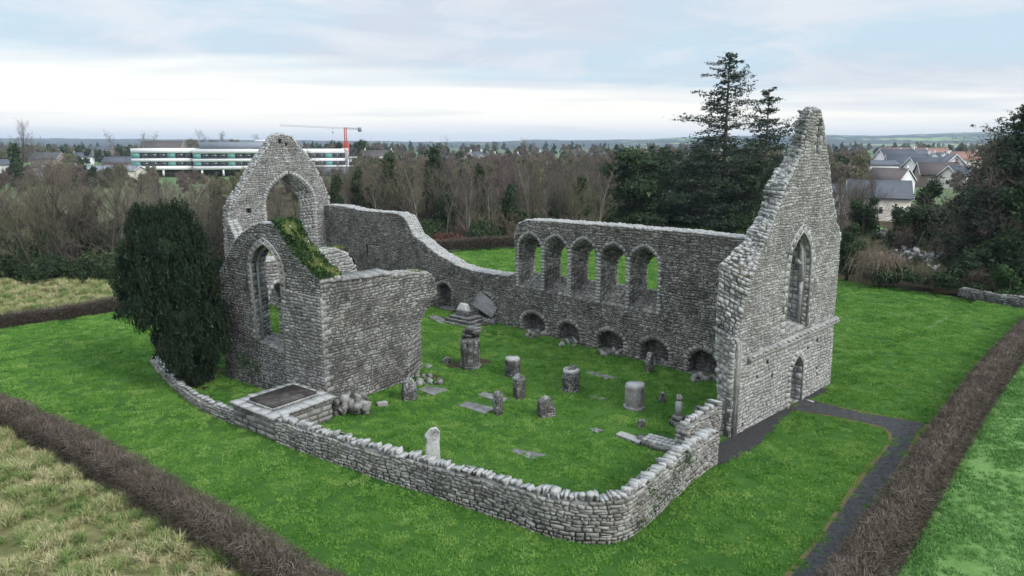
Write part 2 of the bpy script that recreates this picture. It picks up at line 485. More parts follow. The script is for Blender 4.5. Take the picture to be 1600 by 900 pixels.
class Wall:
    def __init__(s, A, B, thick, root, name, label=None):
        s.A = np.array([A[0], A[1]]); e = np.array([B[0] - A[0], B[1] - A[1]]); s.len = np.linalg.norm(e); s.e = e / s.len
        n = np.array([-s.e[1], s.e[0]])
        if np.dot(n, s.A + e / 2) < 0: n = -n
        s.n = n; s.th = thick; s.root = root; s.name = name; s.label = label; s.st = Stones()
        s.N = np.array([-n[0], -n[1], 0]); s.E = np.array([s.e[0], s.e[1], 0])

    def P(s, a, z, d=0.0):
        p = s.A + s.e * a + s.n * d; return np.array([p[0], p[1], z])

    def at(s, px, py, d=0.0):
        r = ray(px, py); A = s.A + s.n * d
        t = A.dot(s.n) / (r[0] * s.n[0] + r[1] * s.n[1]); p = np.array([r[0] * t, r[1] * t])
        return (float((p - A).dot(s.e)), CH + r[2] * t)

    def s_(s, px, py, d=0.0): return s.at(px, py, d)[0]
    def z_(s, px, py, d=0.0): return s.at(px, py, d)[1]

    def core(s, outer, outer_b=None, holes=(), mat='mortar', bottoms=1):
        """holes: dict(f=loop, b=loop or None, depth=float or None)"""
        outer_b = outer_b or outer
        V = []; F = []
        def tess(loops, flip):
            fl = [p for L in loops for p in L]
            tri = geometry.tessellate_polygon([[Vector((p[0], p[1], 0)) for p in L] for L in loops])
            return [tuple(t) for t in tri], fl
        fl_loops = [outer] + [h['f'] for h in holes]
        tri, fl = tess(fl_loops, False)
        V += [s.P(a, z, 0) for a, z in fl]; F += tri
        bl = [outer_b] + [h.get('b') or h['f'] for h in holes if not h.get('depth')]
        tri, flb = tess(bl, True); o = len(V)
        V += [s.P(a, z, s.th) for a, z in flb]; F += [tuple(i + o for i in t[::-1]) for t in tri]
        def loft(La, Lb, db):
            o = len(V); n = len(La)
            V.extend([s.P(a, z, 0) for a, z in La]); V.extend([s.P(a, z, db) for a, z in Lb])
            for i in range(n): F.append((o + i, o + (i + 1) % n, o + n + (i + 1) % n, o + n + i))
        loft(outer, outer_b, s.th)
        for h in holes:
            d = h.get('depth') or s.th; b = h.get('b') or h['f']
            loft(h['f'], b, d)
            if h.get('depth'):
                tri, fb = tess([b], False); o = len(V)
                V += [s.P(a, z, d) for a, z in fb]; F += [tuple(i + o for i in t) for t in tri]
        s.part = put(s.name, V, F, M[mat], s.root, tuple(s.P(0, 0)), [.5] * len(F))
        if s.label: s.part['label'] = s.label
        return s.part

    def hole_stones(s, h, size=.3, dress=None, tint=(0, 1), skip_bottom=False):
        f = h['f']; b = h.get('b') or f; d = h.get('depth') or s.th; n = len(f)
        c = np.mean([s.P(a, z, d / 2) for a, z in f], 0)
        for i in range(n):
            j = (i + 1) % n
            if skip_bottom and i == n - 1: continue
            p = [s.P(*f[i], 0), s.P(*f[j], 0), s.P(*b[j], d), s.P(*b[i], d)]
            patch_stones(s.st, *p, c - np.mean(p, 0), size, (.015, .05), tint)
        if dress:                       # voussoirs and jamb stones round the front of the opening
            w = dress; m = len(f)
            cs = np.mean(f, 0)
            for i in range(m - 1):
                a, q = np.array(f[i]), np.array(f[i + 1]); L = np.linalg.norm(q - a); k = max(1, round(L / h.get('vs', .26)))
                for t in range(k):
                    u, v = a + (q - a) * t / k, a + (q - a) * (t + 1) / k
                    tn = (q - a) / L; nn = np.array([-tn[1], tn[0]])
                    if np.dot(nn, (u + v) / 2 - cs) < 0: nn = -nn
                    ww = w * (rnd.choice((.8, 1.25)) if abs(tn[0]) < .2 else rnd.uniform(.9, 1.1))
                    Q = [s.P(*u, -.015), s.P(*v, -.015), s.P(*(v + nn * ww), -.015), s.P(*(u + nn * ww), -.015)]
                    c4 = np.mean(Q, 0); Q = [x_ + (c4 - x_) * .05 for x_ in Q]
                    s.st.cell(Q, s.N, rnd.uniform(.05, .075), rnd.uniform(.45, 1), 'jamb_stone' if h.get('w') and abs(tn[0]) < .3 else h.get('vn', 'voussoir'), False, .1)

    def top_stones(s, outer, outer_b=None, size=.3, proud=(.03, .11), tint=(.3, 1), zmin=.3, rag=.06, skip=()):
        outer_b = outer_b or outer; n = len(outer)
        cen = np.mean([s.P(a, z, s.th / 2) for a, z in outer], 0)
        ar = sum(outer[i][0] * outer[(i + 1) % n][1] - outer[(i + 1) % n][0] * outer[i][1] for i in range(n))
        for i in range(n):
            j = (i + 1) % n
            if i in skip or (outer[i][1] < zmin and outer[j][1] < zmin): continue
            p = [s.P(*outer[i], 0), s.P(*outer[j], 0), s.P(*outer_b[j], s.th), s.P(*outer_b[i], s.th)]
            dx, dz = outer[j][0] - outer[i][0], outer[j][1] - outer[i][1]
            o2 = (dz, -dx) if ar > 0 else (-dz, dx)
            out = s.E * o2[0] + np.array([0, 0, o2[1]])
            if abs(dx) < 1e-4 and abs(dz) < 1e-4: continue
            patch_stones(s.st, *p, out, size, proud, tint, True, rag, 'cap_stone' if out[2] > .25 * np.linalg.norm(out) else 'stone')


exec_parts = []
# ================================================================== the ruined church
root = thing('ruined_abbey', 'roofless grey stone ruin with two tall broken gables, an arcade wall and a side chapel', 'ruin', (0, 40, 0))
MS = {'stone': M['stone_dark'], 'voussoir': M['dressed'], 'quoin': M['dressed'], 'coping_stone': M['stone_white']}


def wmats(k, v='dressed'):
    return {'stone': M[k], 'voussoir': M[v], 'quoin': M[v], 'cap_stone': M['stone_cap'], 'coping_stone': M['stone_cap'], 'jamb_stone': M['dressed'], 'facing_stone': M['stone_facing'], 'arch_stone': M['stone_dark']}


# --- west gable (the tall spike with the door)
wg = Wall(G(1120, 695, 0), G(1297, 600, 0), .95, root, 'west_gable', 'tall broken gable spike with tall pointed window above a pointed door')
q = wg.at
fr = [(1.15, -.1), (11.42, -.1), (11.36, 1.5), q(1303, 500), q(1309, 430), q(1313, 378), q(1312, 366), q(1306, 345), q(1303, 325), q(1299, 300), q(1295, 262), q(1291, 225), q(1287, 195), q(1283, 172)]
edge = [((1273, 171), (1262, 174)), ((1266, 179), (1252, 186)), ((1262, 204), (1245, 200)), ((1257, 226), (1240, 222)), ((1251, 250), (1231, 254)), ((1240, 273), (1213, 271)), ((1227, 299), (1196, 297)), ((1221, 318), (1198, 312)),
        ((1212, 342), (1189, 337)), ((1202, 366), (1169, 358)), ((1193, 390), (1165, 378)), ((1183, 413), (1141, 397)), ((1173, 437), (1122, 415)), ((1166, 463), (1123, 440)), ((1159, 498), (1119, 476)), ((1151, 527), (1119, 508))]
nb = len(fr)
bk = [(a - (.1 if z > 10 else 0), z - (.15 if z > 12 else 0)) for a, z in fr] + [q(*b, .95) for f, b in edge] + [(q(1124, 590, .95)[0], 2.2)]
bk[0] = (bk[-1][0], -.1)
fr = fr + [q(*f) for f, b in edge] + [(1.15, 2.2)]
sL, sR = wg.s_(1230, 450), wg.s_(1266, 450)
win = dict(f=arch(q(1224, 520)[0], q(1258, 514)[0], 3.85, 6.9, q(1261, 360)[1], 6), vs=.35)
win['b'] = [(a + (.45 if i < 7 else -.35 if i > 7 else 0), z + (0 if 0 < i < 14 else .3)) for i, (a, z) in enumerate(win['f'])]
door = dict(f=arch(q(1231, 634)[0], q(1250, 625)[0], -.05, 1.55, q(1245, 556)[1], 5), vs=.25)
slit = dict(f=arch(q(1272, 243)[0], q(1278, 243)[0] + .05, q(1272, 241)[1], q(1276, 196)[1], q(1276, 185)[1], 3), depth=.45, vs=.4)
holes = [win, door, slit]
for hx, hy in ((1276, 574), (1276, 584), (1206, 587), (1183, 588), (1160, 663), (1277, 532), (1262, 545), (1199, 566)):
    a, z = q(hx, hy); holes.append(dict(f=[(a - .1, z - .12), (a + .1, z - .12), (a + .1, z + .1), (a - .1, z + .1)], depth=.35, small=1))
wg.core(fr, bk, holes, 'mortar_pale')
Nf = lambda w: (lambda s_: w.N)
# above the string course rubble, below it more regular coursing
face_stones(wg.st, wg.P, Nf(wg), [fr] + [h['f'] for h in holes], hr=(.13, .22), wr=(.2, .5), proud=(.004, .02), z0=-.1, stack=.15, zmax=3.3, name='facing_stone', gap=.005)
face_stones(wg.st, wg.P, Nf(wg), [fr] + [h['f'] for h in holes], hr=(.07, .17), wr=(.10, .38), proud=(.006, .032), z0=3.35, stack=.35)
for h in holes[:2]: wg.hole_stones(h, .3, .3)
wg.hole_stones(slit, .3, .14)
wg.top_stones(fr, bk, .25, (.02, .2), rag=.10, skip=(0, 1, 2, 3, 4))
for i in (1, 2, 3, 4):
    wg.top_stones([fr[i], fr[i + 1], (5, 4)], [bk[i], bk[i + 1], (5, 4)], .35, (.01, .03), rag=0, skip=(1, 2))
# string course: sloped ledge with loose stones
mb = MB(); a0, z0 = 2.15, 3.28; a1, z1 = 11.3, 3.50
sec = [(0.02, -.12), (-.10, -.12), (-.24, .0), (-.24, .07), (-.06, .26), (.02, .26)]
V = [wg.P(a, zc + dz, dd) for a, zc in ((a0, z0), (a1, z1)) for dd, dz in sec]; n = 6
mb.add(V, [(i, (i + 1) % n, n + (i + 1) % n, n + i) for i in range(n)] + [tuple(range(n))[::-1], tuple(range(n, 2 * n))], .5)
sc_ = mb.put('string_course', M['stone_pale'], root, tuple(wg.P(a0, z0))); sc_['label'] = 'sloping stone ledge across the gable between door and window'
a = a0 + .1
st2 = Stones()
while a < a1 - .1:
    w = rnd.uniform(.22, .5); zc = z0 + (z1 - z0) * (a - a0) / (a1 - a0)
    st2.block(wg.P(a + w / 2, zc + .16, -.13), (w * .95, .27, .12), (wg.E, wg.N, (0, 0, 1)), rnd.random(), 'ledge_stone'); a += w
st2.flush(sc_, {'stone': M['stone_white'], 'ledge_stone': M['stone_white']})
# window mouldings and stump of tracery
def moulding(w, loop, off, r, name, mat, d=-.03, n=5, skip_foot=True):
    cs = np.mean(loop, 0); pts = []
    for (a, z) in loop:
        v = np.array([a, z]) - cs; v[1] *= .6; v = v / np.linalg.norm(v)
        pts.append(w.P(a + v[0] * off, z + (v[1] * off if z > loop[0][1] + .1 else 0), d))
    m = MB(); m.tube(pts, r, n, .6); return m.put(name, M[mat], w.part, tuple(pts[0]))
moulding(wg, win['f'], .0, .07, 'window_moulding', 'dressed')
moulding(wg, win['f'], -.16, .05, 'window_moulding', 'dressed', .22)
moulding(wg, win['f'], .30, .05, 'hood_moulding', 'dressed')
moulding(wg, door['f'], .02, .06, 'door_moulding', 'dressed')
mb = MB(); xr = wg.s_(1263, 430)
mb.tube([wg.P(xr - .1, 6.1, .3), wg.P(xr - .18, 7.1, .3), wg.P(xr - .32, 7.7, .3), wg.P(xr - .55, 8.05, .3)], [.13, .1, .1, .07], 6, .8)
mb.tube([wg.P(xr - .2, 6.95, .3), wg.P(xr - .5, 7.05, .3), wg.P(xr - .62, 7.2, .3)], [.08, .1, .04], 5, .8)
mb.tube([wg.P(xr - .05, 3.9, .3), wg.P(xr - .05, 6.1, .3)], [.09, .09], 6, .6)
mb.put('tracery_stump', M['dressed'], wg.part, tuple(wg.P(xr, 6.2, .3)))['label'] = 'broken stub of window tracery'
# clustered shaft on the broken respond at the left of the gable
mb = MB()
for k, (dd, aa) in enumerate(((-.03, .10), (.10, -.02), (-.04, .26), (.24, -.05))):
    mb.tube([wg.P(1.15 + aa, .0, dd), wg.P(1.15 + aa, 3.9, dd), wg.P(1.1 + aa * .9, 4.25, dd + .02), wg.P(.92 + aa * .6, 4.5, dd + .05)], [.085, .085, .08, .06], 6, .7)
mb.put('respond_shaft', M['dressed'], wg.part, tuple(wg.P(1.15, 0, 0)))['label'] = 'pale moulded shafts on the broken edge of the gable'
wg.st.flush(wg.part, wmats('stone_pale'))

# --- long nave and chancel wall
A0, B0 = G(835, 520), G(1097, 588)
nw = Wall(A0, B0, 1.2, root, 'nave_wall', 'long wall with five tall pointed windows over low arched tomb niches')
q = nw.at; gz = -.45
# where it meets the inner face of the west gable
pg = wg.P(0, 0, .93)[:2]; Mx = np.array([[nw.e[0], -wg.e[0]], [nw.e[1], -wg.e[1]]]); sEnd = float(np.linalg.solve(Mx, pg - nw.A)[0])
s0 = q(507, 320)[0]
xW = q(806, 400)[0]
top = [(s0, gz), (sEnd, gz), (sEnd, 7.85), q(1165, 374), q(1120, 369), q(1080, 364), q(1000, 358), q(960, 354), q(900, 350), q(850, 346), q(822, 345), q(812, 349), q(807, 356), (xW - .12, 6.2), (xW, 5.2), (xW, 3.62),
       q(795, 432), q(765, 428), q(735, 423), q(712, 415), q(700, 407), q(685, 399), q(668, 386), q(656, 376), q(645, 368), q(638, 352), q(630, 339), q(618, 334), q(590, 332), q(560, 329), q(535, 323), (s0, q(508, 321)[1])]
bt = [(a, z) for a, z in top]
wins = [((811, 846), 365, 388, 452, 426), ((851, 887), 369, 393, 460, 432), ((893, 932), 373, 398, 470, 438), ((939, 979), 381, 405, 479, 444), ((985, 1029), 385, 412, 488, 453)]
holes = []
for (xl, xr), ya, ys, yb, yd in wins:
    a, b = q(xl, 420)[0], q(xr, 420)[0]; xm = (xl + xr) / 2
    f = arch(a, b, q(xm, yb)[1], q(xm, ys)[1], q(xm, ya)[1], 5)
    zb = nw.at(xr - 4, yd, nw.th)[1]
    m = len(f)
    g = [(c_ + (.42 if i < m / 2 - 1 else -.42 if i > m / 2 else 0), z - (.45 if 0 < i < m - 1 else 0)) for i, (c_, z) in enumerate(f)]
    g[0] = (a + .42, zb); g[-1] = (b - .42, zb)
    holes.append(dict(f=f, b=g, vs=.22, w=1))
nich = [((817, 852), 490, 520), ((873, 905), 504, 532), ((933, 974), 517, 548), ((1000, 1045), 530, 566), ((1074, 1120), 546, 588)]
for (xl, xr), ya, yb in nich:
    xm = (xl + xr) / 2; a, b = q(xl, yb - 4)[0], q(xr, yb - 4)[0]; za = q(xm, ya)[1]
    holes.append(dict(f=arch(a, b, gz + .12, gz + .12 + (za - gz) * .45, za, 5, 75), depth=.85, vs=.2, vn='arch_stone'))
# doorway-like niches further left, a dark breach and a slit in the chancel
for xl, xr, ya, yb in ((684, 706, 443, 481), (748, 771, 460, 492)):
    a, b = q(xl, yb)[0], q(xr, yb)[0]; za = q((xl + xr) / 2, ya)[1]
    holes.append(dict(f=arch(a, b, gz + .15, za - .55, za, 4, 75), depth=.9, vs=.2, vn='arch_stone'))
a, z = q(549, 412); holes.append(dict(f=[(a - .75, z - .9), (a + .35, z - .75), (a + .75, z + .15), (a + .2, z + .75), (a - .1, z + .55), (a - .6, z - .2)], depth=.9))
a, z = q(574, 395); holes.append(dict(f=[(a - .13, z - .75), (a + .13, z - .75), (a + .13, z + .7), (a - .13, z + .7)], depth=.6))
nw.core(top, bt, holes, 'mortar')
face_stones(nw.st, nw.P, Nf(nw), [top] + [h['f'] for h in holes], hr=(.08, .21), wr=(.11, .40), proud=(.012, .06), z0=gz, stack=.35)
for h in holes[:5]: nw.hole_stones(h, .27, .22)
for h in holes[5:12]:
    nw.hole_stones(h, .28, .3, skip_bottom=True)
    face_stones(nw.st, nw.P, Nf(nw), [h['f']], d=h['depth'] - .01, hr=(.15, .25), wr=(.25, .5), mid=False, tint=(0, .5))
nw.top_stones(top, bt, .2, (.02, .09), zmin=.6, skip=(1,))
nw.st.flush(nw.part, wmats('stone_dark', 'stone_mid'))

# --- east gable with the great empty arch
J = nw.P(s0, 0)[:2]; v = np.array(GE)
eg = Wall(J - v * 10.0, J, 1.3, root, 'east_gable', 'white lichened gable with a large empty pointed arch')
q = eg.at; sr = 10.0
fr = [(q(361, 400)[0], -.4), (sr + .3, -.4), (sr + .3, q(514, 322)[1]), q(513, 312), q(505, 291), q(493, 266), q(480, 246), q(468, 232), q(459, 222), q(452, 214), q(436, 212), q(427, 219), q(420, 232), q(411, 243), q(402, 257), q(395, 268), q(384, 289), q(376, 302), q(366, 314), q(361, 330)]
oL, oR = q(416, 330)[0], q(491, 330)[0]
big = dict(f=arch(oL, oR, 1.6, q(450, 318)[1], q(453, 271)[1], 7, 58), vs=.3)
m = len(big['f'])
big['b'] = [(a + (.3 if i < m / 2 - 1 else -.85 if i > m / 2 else -.25), z - (.25 if i not in (0, m - 1) else 0)) for i, (a, z) in enumerate(big['f'])]
hs = [big]
for hx, hy, hw, hh in ((437, 221, .3, .45), (447, 226, .22, .35), (491, 306, .18, .18), (389, 330, .45, .5)):
    a, z = q(hx, hy); hs.append(dict(f=[(a - hw / 2, z - hh / 2), (a + hw / 2, z - hh / 2 + .05), (a + hw * .4, z + hh / 2), (a - hw / 2, z + hh * .4)], depth=.5))
eg.core(fr, None, hs, 'mortar_pale')
face_stones(eg.st, eg.P, Nf(eg), [fr] + [h['f'] for h in hs], hr=(.09, .21), wr=(.13, .42), proud=(.02, .09), z0=-.4, stack=.3, name='stone')
eg.hole_stones(big, .33, .34)
eg.top_stones(fr, None, .24, (.04, .2), rag=.14, skip=(0, 1))
moulding(eg, big['f'], .0, .09, 'arch_moulding', 'dressed', .35)
eg.st.flush(eg.part, wmats('stone_white', 'stone_white'))

# --- side chapel: gable end (with window), right side wall, far side wall
L0, C0, C1 = G(354, 589, 0), G(511, 641, 0), G(665, 584, 0)
f1 = Wall(L0, C0, 1.25, root, 'chapel_gable', 'chapel end wall with pointed window and ivy on its sloping top')
q = f1.at
fr = [(0, -.2), (f1.len - .02, -.2), (f1.len - .02, q(503, 444)[1]), q(497, 437), q(485, 427), q(470, 411), q(456, 394), q(443, 374), q(433, 356), q(422, 350), q(405, 350), q(393, 354), q(376, 366), q(363, 382), q(357, 398), (0, 5.2)]
fr[-1] = (0.02, q(356, 430)[1])
bk = [(max(0.02, a), z) for a, z in fr]
wl, wr_ = q(398, 500)[0], q(444, 500)[0]
cw = dict(f=arch(wl, wr_, q(420, 545)[1], q(420, 424)[1], q(412, 380)[1], 6), vs=.32)
cw['f'][0] = (wl + .15, q(404, 533)[1]); m = len(cw['f'])
cw['b'] = [(a - (.62 if i < m / 2 - 1 else -.1 if i > m / 2 else .25), z - (.1 if i not in (0, m - 1) else -.1)) for i, (a, z) in enumerate(cw['f'])]
a, z = q(464, 505); sm = dict(f=[(a - .07, z - .07), (a + .07, z - .07), (a + .07, z + .07), (a - .07, z + .07)], depth=.4)
f1.core(fr, bk, [cw, sm], 'mortar')
face_stones(f1.st, f1.P, Nf(f1), [fr, cw['f'], sm['f']], hr=(.08, .16), wr=(.16, .5), proud=(.008, .03), z0=-.2, stack=.12)
f1.hole_stones(cw, .3, .2)
f1.top_stones(fr, bk, .25, (.02, .08), skip=(0, 1, 14, 15))
f1.top_stones([fr[-1], fr[0], (3, 3)], [bk[-1], bk[0], (3, 3)], .3, (.02, .05), rag=0, skip=(1, 2))
moulding(f1, cw['f'], .0, .07, 'window_moulding', 'dressed')
moulding(f1, cw['f'], .24, .05, 'hood_moulding', 'dressed', -.02)
moulding(f1, cw['f'], -.12, .06, 'window_moulding', 'dressed', .3)
# shallow projecting pier at the right of the window
f1.st.flush(f1.part, wmats('stone_chapel', 'stone_mid'))
pa, pb = q(446, 500)[0], f1.len + .12
pz = lambda s_: 5.6
pier = Wall(f1.P(pa, 0, -.14)[:2], f1.P(pb, 0, -.14)[:2], .13, root, 'corner_pier', 'paler projecting pier at the corner of the chapel')
pl = pier.len; rec = [(0, -.2), (pl, -.2), (pl, 5.55), (0.35, 5.6), (0, 5.3)]
pier.core(rec, None, [], 'mortar_pale')
face_stones(pier.st, pier.P, Nf(pier), [rec], hr=(.12, .2), wr=(.22, .6), proud=(.01, .03), z0=-.2, stack=.1)
pier.top_stones(rec, None, .4, (.01, .03), rag=0, zmin=-9, skip=(0, 2))
pier.st.flush(pier.part, wmats('stone_mid'))

f2 = Wall(C0, C1, 1.05, root, 'chapel_side_wall', 'smooth coursed side wall of the chapel ending in a broken arch springer')
q = f2.at
xa = f2.s_(636, 560); xb = f2.s_(664, 540)
fr = [(0, -.2), (xa, -.2), q(636, 542), q(648, 515), q(660, 492), q(672, 472), q(680, 462), q(680, 448), q(676, 434), q(668, 427), q(640, 428), q(600, 434), q(560, 439), q(520, 444), (0, q(511, 446)[1])]
bk = [list(p) for p in fr]
bk = [(0, -.2), (xb + .75, -.2), (xb + .72, 1.6), (xb + .7, 2.7), (xb + .75, 3.4), (fr[5][0] + .35, fr[5][1] + .1), (fr[6][0] + .3, fr[6][1])] + [(a, z + .05) for a, z in fr[7:]]
f2.core(fr, bk, [], 'mortar')
face_stones(f2.st, f2.P, Nf(f2), [fr], hr=(.10, .18), wr=(.18, .55), proud=(.006, .028), z0=-.2, stack=.08)
f2.top_stones(fr, bk, .33, (.03, .09), zmin=-9, skip=(0, 9, 10, 11, 12, 13, 14))
f2.top_stones(fr, bk, .33, (.01, .04), skip=(0, 1, 2, 3, 4, 5, 6, 7, 8, 14))
# quoins on the outer corner
z = -.1; k = 0
while z < 5.4:
    h = rnd.uniform(.22, .34); w = .5 if k % 2 else .28; k += 1
    f2.st.cell([f2.P(-.14, z, -.012), f2.P(w, z, -.012), f2.P(w, z + h - .02, -.012), f2.P(-.14, z + h - .02, -.012)], f2.N, .02, rnd.uniform(.3, .9), 'quoin', False, .06)
    z += h
f2.st.flush(f2.part, {**wmats('stone_chapel', 'stone_mid'), 'cap_stone': M['stone_mid']})
# coping slabs on the side wall
x = .55
zz = lambda s_: float(np.interp(s_, [p[0] for p in fr[8:15]][::-1], [p[1] for p in fr[8:15]][::-1]))
for i in range(6):
    w = rnd.uniform(.62, .75); mbx = MB(); tz = zz(x + w / 2)
    V = [f2.P(x + dx * w + rnd.uniform(-.03, .03), tz + h_ + .12 + .10 * dd, dd * 1.15 - .12 + rnd.uniform(-.04, .04)) for h_ in (0, .1) for dx, dd in ((0, 0), (.9, 0), (.9, 1), (0, 1))]
    mbx.add(V, [(0, 3, 2, 1), (4, 5, 6, 7), (0, 1, 5, 4), (1, 2, 6, 5), (2, 3, 7, 6), (3, 0, 4, 7)], rnd.uniform(.5, 1)).put('coping_slab', M['slab_lichen'], f2.part, tuple(f2.P(x, tz)))
    x += w

f3 = Wall(f1.P(.3, 0, 1.2)[:2], f1.P(.3, 0, 1.2)[:2] + f2.e * 8.3, .95, root, 'chapel_far_wall', 'inner side wall of the chapel with a round broken top')
fr = [(0, -.2), (8.3, -.2), (8.3, 4.0), (8.0, 5.0), (7.4, 5.8), (6.7, 6.15), (5.6, 6.2), (3, 6.1), (0, 6.0)]
xa3, xb3 = f3.s_(421, 500), f3.s_(452, 500)
ar3 = dict(f=arch(xa3, xb3, .1, f3.z_(436, 478), f3.z_(436, 440), 5), vs=.3)
f3.core(fr, None, [ar3], 'mortar_pale')
face_stones(f3.st, f3.P, Nf(f3), [fr, ar3['f']], hr=(.14, .26), wr=(.22, .5), z0=-.2)
# this wall is seen from inside the chapel: its visible side faces the camera
f3.hole_stones(ar3, .3, .22); f3.top_stones(fr, None, .34, (.05, .14), skip=(0,))
f3.st.flush(f3.part, wmats('stone_white', 'stone_pale'))
# low chancel south wall joining the chapel to the east gable
P1 = f3.P(8.2, 0, .4)[:2]; P2 = eg.P(q(361, 400)[0] if False else .6, 0, .2)[:2]
f4 = Wall(P2, P1, .9, root, 'chancel_south_wall', 'lower wall running from the great arch to the chapel')
fr = [(0, -.3), (f4.len, -.3), (f4.len, 4.3), (f4.len - 3, 4.0), (f4.len * .5, 3.2), (3, 3.6), (1, 5.2), (0, 6.2)]
f4.core(fr, None, [], 'mortar')
face_stones(f4.st, f4.P, Nf(f4), [fr], hr=(.16, .28), wr=(.25, .55), z0=-.2, mid=False)
f4.top_stones(fr, None, .36, (.05, .14), skip=(0,))
f4.st.flush(f4.part, wmats('stone_mid'))

# ================================================================== ground
def xz_to_w(L): return [G(*p) for p in L]


def inside(P, poly):
    x, y = P[:, 0], P[:, 1]; r = np.zeros(len(P), bool); n = len(poly); j = n - 1
    for i in range(n):
        xi, yi = poly[i]; xj, yj = poly[j]
        c = ((yi > y) != (yj > y)) & (x < (xj - xi) * (y - yi) / ((yj - yi) or 1e-9) + xi); r ^= c; j = i
    return r


def wnoise(x, y, sc, seed=0):
    r_ = np.random.RandomState(seed); v = 0; tot = 0
    for k in range(6):
        a = r_.uniform(0, 6.28); f = sc * (1.0 + k * .55); ph = r_.uniform(0, 6.28, 2); w = 1 / (1 + k * .5)
        v = v + w * np.sin((x * math.cos(a) + y * math.sin(a)) * f + ph[0]) * np.cos((-x * math.sin(a) + y * math.cos(a)) * f * .8 + ph[1]); tot += w
    return v / tot


def grass_mat(name, a, b, c, dirt=.0, sc=.5):
    m, nt, bs = newmat(name); P = nd(nt, 'ShaderNodeNewGeometry').outputs['Position']
    f = tex(nt, P, sc, 9, .72); g = tex(nt, P, sc * .18, 4, .6)
    cc = ramp(nt, f, [(.3, a), (.5, b), (.72, c)])
    cc = mix(nt, mth(nt, 'MULTIPLY', ramp(nt, g, [(.4, 0), (.62, 1)]), .45), cc, c)
    nt.links.new(cc, bs.inputs['Base Color']); bs.inputs['Roughness'].default_value = .95; bs.inputs['Specular IOR Level'].default_value = .1
    bp = nd(nt, 'ShaderNodeBump', {'Height': tex(nt, P, 7, 8, .8), 'Strength': 1.0, 'Distance': .08}); nt.links.new(bp.outputs[0], bs.inputs['Normal'])
    return m


M['lawn'] = grass_mat('lawn', (.02, .065, .012), (.042, .115, .02), (.08, .17, .035))  # base darker than the blades: shade in the gaps between tufts is painted in
M['meadow'] = grass_mat('meadow', (.06, .15, .035), (.13, .26, .075), (.22, .36, .13))
M['rough'] = grass_mat('rough', (.06, .10, .03), (.15, .16, .065), (.30, .27, .15), sc=.3)
# the wide ground: pasture, woodland litter and far fields
m, nt, bs = newmat('ground'); P = nd(nt, 'ShaderNodeNewGeometry').outputs['Position']
vo = nd(nt, 'ShaderNodeTexVoronoi', {'Vector': P, 'Scale': .006}); vf = nd(nt, 'ShaderNodeSeparateColor', {0: vo.outputs['Color']}).outputs[0]
f = tex(nt, P, .3, 9, .7)
cc = mix(nt, ramp(nt, f, [(.3, 0), (.7, 1)]), (.055, .085, .03), (.12, .15, .055))
cc = mix(nt, ramp(nt, vf, [(.3, 0), (.6, .6)]), cc, (.07, .17, .05))
nt.links.new(cc, bs.inputs['Base Color']); bs.inputs['Roughness'].default_value = .95
M['ground'] = m
M['litter'] = grass_mat('litter', (.025, .022, .014), (.05, .042, .025), (.085, .075, .04), sc=.6)
M['gravel'] = plain('gravel', (.052, .054, .057), .9, .55, 5, bump=.05)
M['gravel_bed'] = plain('gravel_bed', (.045, .045, .048), .95, .6, 14, bump=.05)
M['soil'] = plain('soil', (.045, .03, .018), .95, .5, 6, bump=.05)

gx = np.concatenate([[-9000, -4000, -1500, -600, -250, -120], np.arange(-70, 71, 1.0), [120, 250, 600, 1500, 4000, 9000]])
gy = np.concatenate([[-400, -60, -10], np.arange(3, 112, 1.0), [140, 250, 500, 1000, 2500, 5000, 10000]])
XX, YY = np.meshgrid(gx, gy)
ZZ = zg(XX, YY) - .03
V = np.stack([XX, YY, ZZ], -1).reshape(-1, 3); nx, ny = len(gx), len(gy)
ii = (np.arange(ny - 1)[:, None] * nx + np.arange(nx - 1)[None]).ravel()
tag(put('ground', V, np.stack([ii, ii + 1, ii + nx + 1, ii + nx], 1), M['ground'], smoothf=True), kind='structure')


def sheet(name, poly, step, dz, mat, amp=.0, nsc=1.5, kind='structure', smoothf=True):
    xs = [p[0] for p in poly]; ys = [p[1] for p in poly]
    ax = np.arange(min(xs), max(xs) + step, step); ay = np.arange(min(ys), max(ys) + step, step)
    X, Y = np.meshgrid(ax, ay); n = len(ax)
    ii = (np.arange(len(ay) - 1)[:, None] * n + np.arange(n - 1)[None]).ravel()
    C = np.stack([X[:-1, :-1].ravel() + step / 2, Y[:-1, :-1].ravel() + step / 2], 1)
    k = inside(C, poly); ii = ii[k]
    Z = zg(X, Y) + dz + amp * wnoise(X, Y, nsc, 3)
    V = np.stack([X, Y, Z], -1).reshape(-1, 3); F = np.stack([ii, ii + 1, ii + n + 1, ii + n], 1)
    u, inv = np.unique(F, return_inverse=True)
    return tag(put(name, V[u], inv.reshape(F.shape), mat, smoothf=smoothf), kind=kind)


def flat(name, px, dz, mat, kind='structure'):
    w = [(*G(*p), 0) for p in px]
    tri = geometry.tessellate_polygon([[Vector(p) for p in w]])
    V = [(p[0], p[1], float(zg(p[0], p[1])) + dz) for p in w]
    F = []
    for t in tri:
        a, b, c = [np.array(V[i]) for i in t]; F.append(tuple(t) if np.cross(b - a, c - a)[2] > 0 else tuple(t[::-1]))
    return tag(put(name, V, F, mat), kind=kind)


